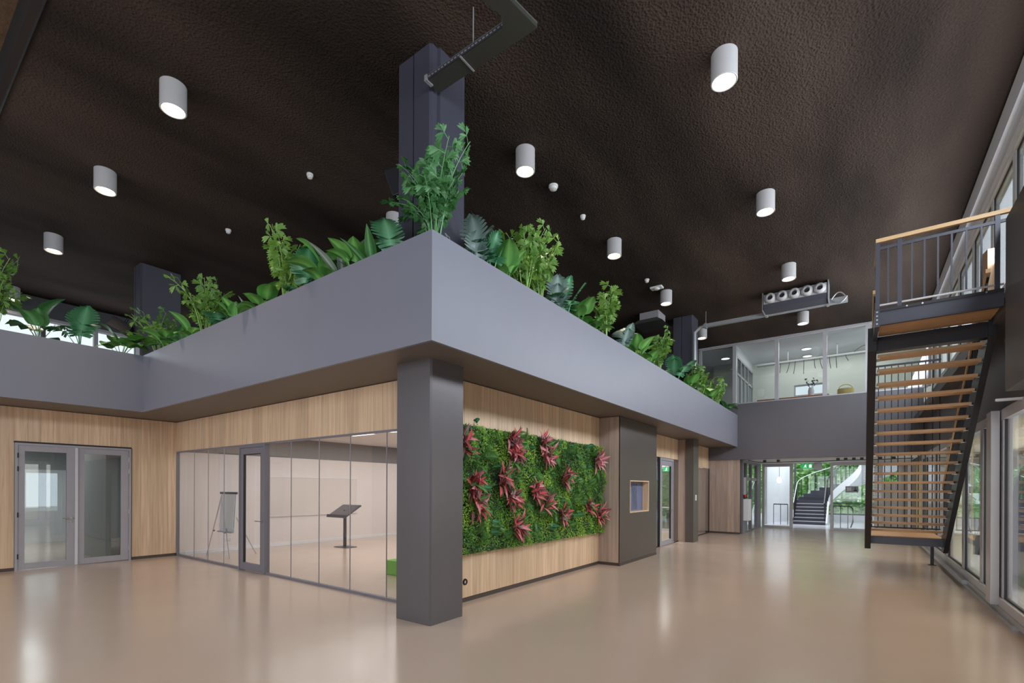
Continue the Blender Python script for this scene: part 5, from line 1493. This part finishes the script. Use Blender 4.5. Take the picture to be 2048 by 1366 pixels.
for k in range(6):
    ob('leaf', CACHE[(flat[0].name, 'monstera')], None, o, mw=Matrix.Translation((0.10, -0.05 + 0.016 * (k % 3), 0.08 + 0.02 * (k // 3))) @ Matrix.Rotation(k * 1.05, 4, 'X') @ Matrix.Rotation(0.3, 4, 'Y') @ Matrix.Scale(0.55, 4))

# red leaved tufts
redl = [blade('red_leaf', 0.25, 0.034, lance, 0.25, 0.45, 0.0, 0.0, 6), blade('red_leaf', 0.21, 0.030, lance, 0.5, 0.4, 0.0, 0.0, 6)]
# blade() starts upwards: lay the leaf along +x
for me in redl:
    me.transform(Matrix.Rotation(math.radians(82), 4, 'Y'))
tufts = [(5.14, 2.32, 1.1, 'red leaved tuft at the top left of the living wall, half behind the column'),
 (6.36, 2.48, 1.0, 'red leaved tuft at the upper edge, left of the two middle top pairs, upper one'),
 (6.40, 2.24, 1.1, 'red leaved tuft at the upper edge, left of the two middle top pairs, lower one'),
 (7.31, 2.50, 1.0, 'pinkish tuft at the upper edge, right of the two middle top pairs, upper one'),
 (7.43, 2.27, 1.0, 'pinkish tuft at the upper edge, right of the two middle top pairs, lower one'),
 (9.50, 2.33, 1.15, 'pinkish tuft at the top right corner of the living wall'),
 (8.09, 1.88, 1.1, 'red leaved tuft right of centre in the upper half of the living wall'),
 (5.40, 1.76, 1.15, 'red leaved tuft at the left side at mid height, next to the column'),
 (5.48, 1.45, 1.05, 'red leaved tuft just below the one next to the column at mid height'),
 (6.10, 1.83, 1.0, 'red leaved tuft left of centre at mid height, upper one'),
 (6.37, 1.55, 1.1, 'red leaved tuft left of centre at mid height, lower one'),
 (7.05, 1.66, 1.05, 'red leaved tuft in the centre of the living wall, upper one of a slanting row'),
 (7.40, 1.40, 1.0, 'red leaved tuft in the centre of the living wall, middle one of a slanting row'),
 (8.02, 1.20, 1.0, 'red leaved tuft right of the centre, lowest of a slanting row'),
 (6.50, 1.06, 1.1, 'red leaved tuft lowest of all, near the bottom edge of the living wall'),
 (9.10, 1.32, 0.95, 'red leaved tuft at the lower right, left one of two'),
 (9.62, 1.12, 1.1, 'red leaved tuft at the lower right, reaching over the right edge')]
for i, (y, z, s, lab) in enumerate(tufts):
    o = thing('red_leaved_plant', (-4.62, y, z), lab, 'plant', 'red tufts in the living wall')
    rq = random.Random(i * 31 + 5)
    for k in range(32):
        mt = ('redleaf', 'darkredleaf', 'pinkleaf', 'redleaf', 'darkredleaf', 'redleaf')[(k + i) % 6]
        if i in (3, 4, 5): mt = ('pinkleaf', 'redleaf', 'pinkleaf', 'pinkleaf', 'darkredleaf')[k % 5]
        if k % 7 == 6: mt = 'greyleaf' if k % 2 else 'fern'
        a = 0.35 + (k / 31 - 0.5) * 4.8 + rq.uniform(-0.25, 0.25)
        place_wall(redl, mt, 'leaf', o, y - 0.04 + rq.uniform(-0.09, 0.09), z + rq.uniform(-0.10, 0.10), a, rq.uniform(0.25, 1.15), s * rq.uniform(0.8, 1.15), k, x=-4.60)

# ================================================================ TREES OUTSIDE
def tree(x, y, h, r, label, n=7000, z0=-0.13, low=0.25):
    o = thing('tree', (x, y, z0), label, 'tree', 'trees outside')
    rnd = random.Random(int(x * 13 + y * 7))
    mb = MB().tube([(x, y, z0), (x + 0.1, y, z0 + h * 0.35), (x + 0.05, y + 0.1, z0 + h * 0.75)], 0.16, 8, True, 0.05)
    for k in range(7):
        a = rnd.uniform(0, 2 * PI); zz = z0 + h * rnd.uniform(0.3, 0.65)
        mb.tube([(x + 0.08, y, zz), (x + r * 0.4 * math.cos(a), y + r * 0.4 * math.sin(a), zz + h * 0.1), (x + r * 0.8 * math.cos(a), y + r * 0.8 * math.sin(a), zz + h * 0.22)], 0.05, 5, True, 0.015)
    ob('trunk', mb, 'bark', o)
    m = MB()
    for k in range(n):
        while True:
            q = Vector((rnd.uniform(-1, 1), rnd.uniform(-1, 1), rnd.uniform(-1, 1)))
            if 0.25 < q.length < 1: break
        lump = 1 + 0.25 * math.sin(q.x * 6 + q.z * 5) * math.cos(q.y * 7)
        c = Vector((x + q.x * r * lump, y + q.y * r * lump, z0 + h * (low + (1 - low) * 0.5) + q.z * h * (1 - low) * 0.5))
        s_ = rnd.uniform(0.14, 0.30)
        d = Vector((rnd.uniform(-1, 1), rnd.uniform(-1, 1), rnd.uniform(-1, 0.5))).normalized() * s_
        e = d.cross(Vector((rnd.uniform(-1, 1), rnd.uniform(-1, 1), 1))).normalized() * s_ * 0.45
        m.quad(tuple(c), tuple(c + d * 0.5 + e), tuple(c + d), tuple(c + d * 0.5 - e))
    k_ = ob('crown', m, 'tree', o); k_['kind'] = 'stuff'
for i, (x, y, h, r, lab) in enumerate(((-4.5, 36, 6.5, 2.4, 'leafy tree outside, behind the left part of the hall stair'),
    (-1.8, 38, 7.5, 2.8, 'leafy tree outside, straight behind the hall stair'),
    (0.8, 36, 5.0, 2.6, 'leafy tree outside, right of the hall stair behind the intercom'),
    (3.2, 37, 6.0, 2.6, 'leafy tree outside, behind the foot of the main stair'),
    (-6.8, 34, 5.5, 2.2, 'leafy tree outside the side door of the far hall'),
    (-9.0, 28, 5.5, 2.2, 'leafy tree outside, seen through the entrance door'),
    (-6.9, 25.5, 4.5, 1.6, 'small leafy tree outside, at the right in the entrance door glass'),
    (6.0, 30, 6.0, 2.6, 'leafy tree outside the back windows of the side room'),
    (12.0, 17, 5.5, 2.4, 'leafy tree outside the long side of the side room'))):
    tree(x, y, h, r, lab, low=0.05)
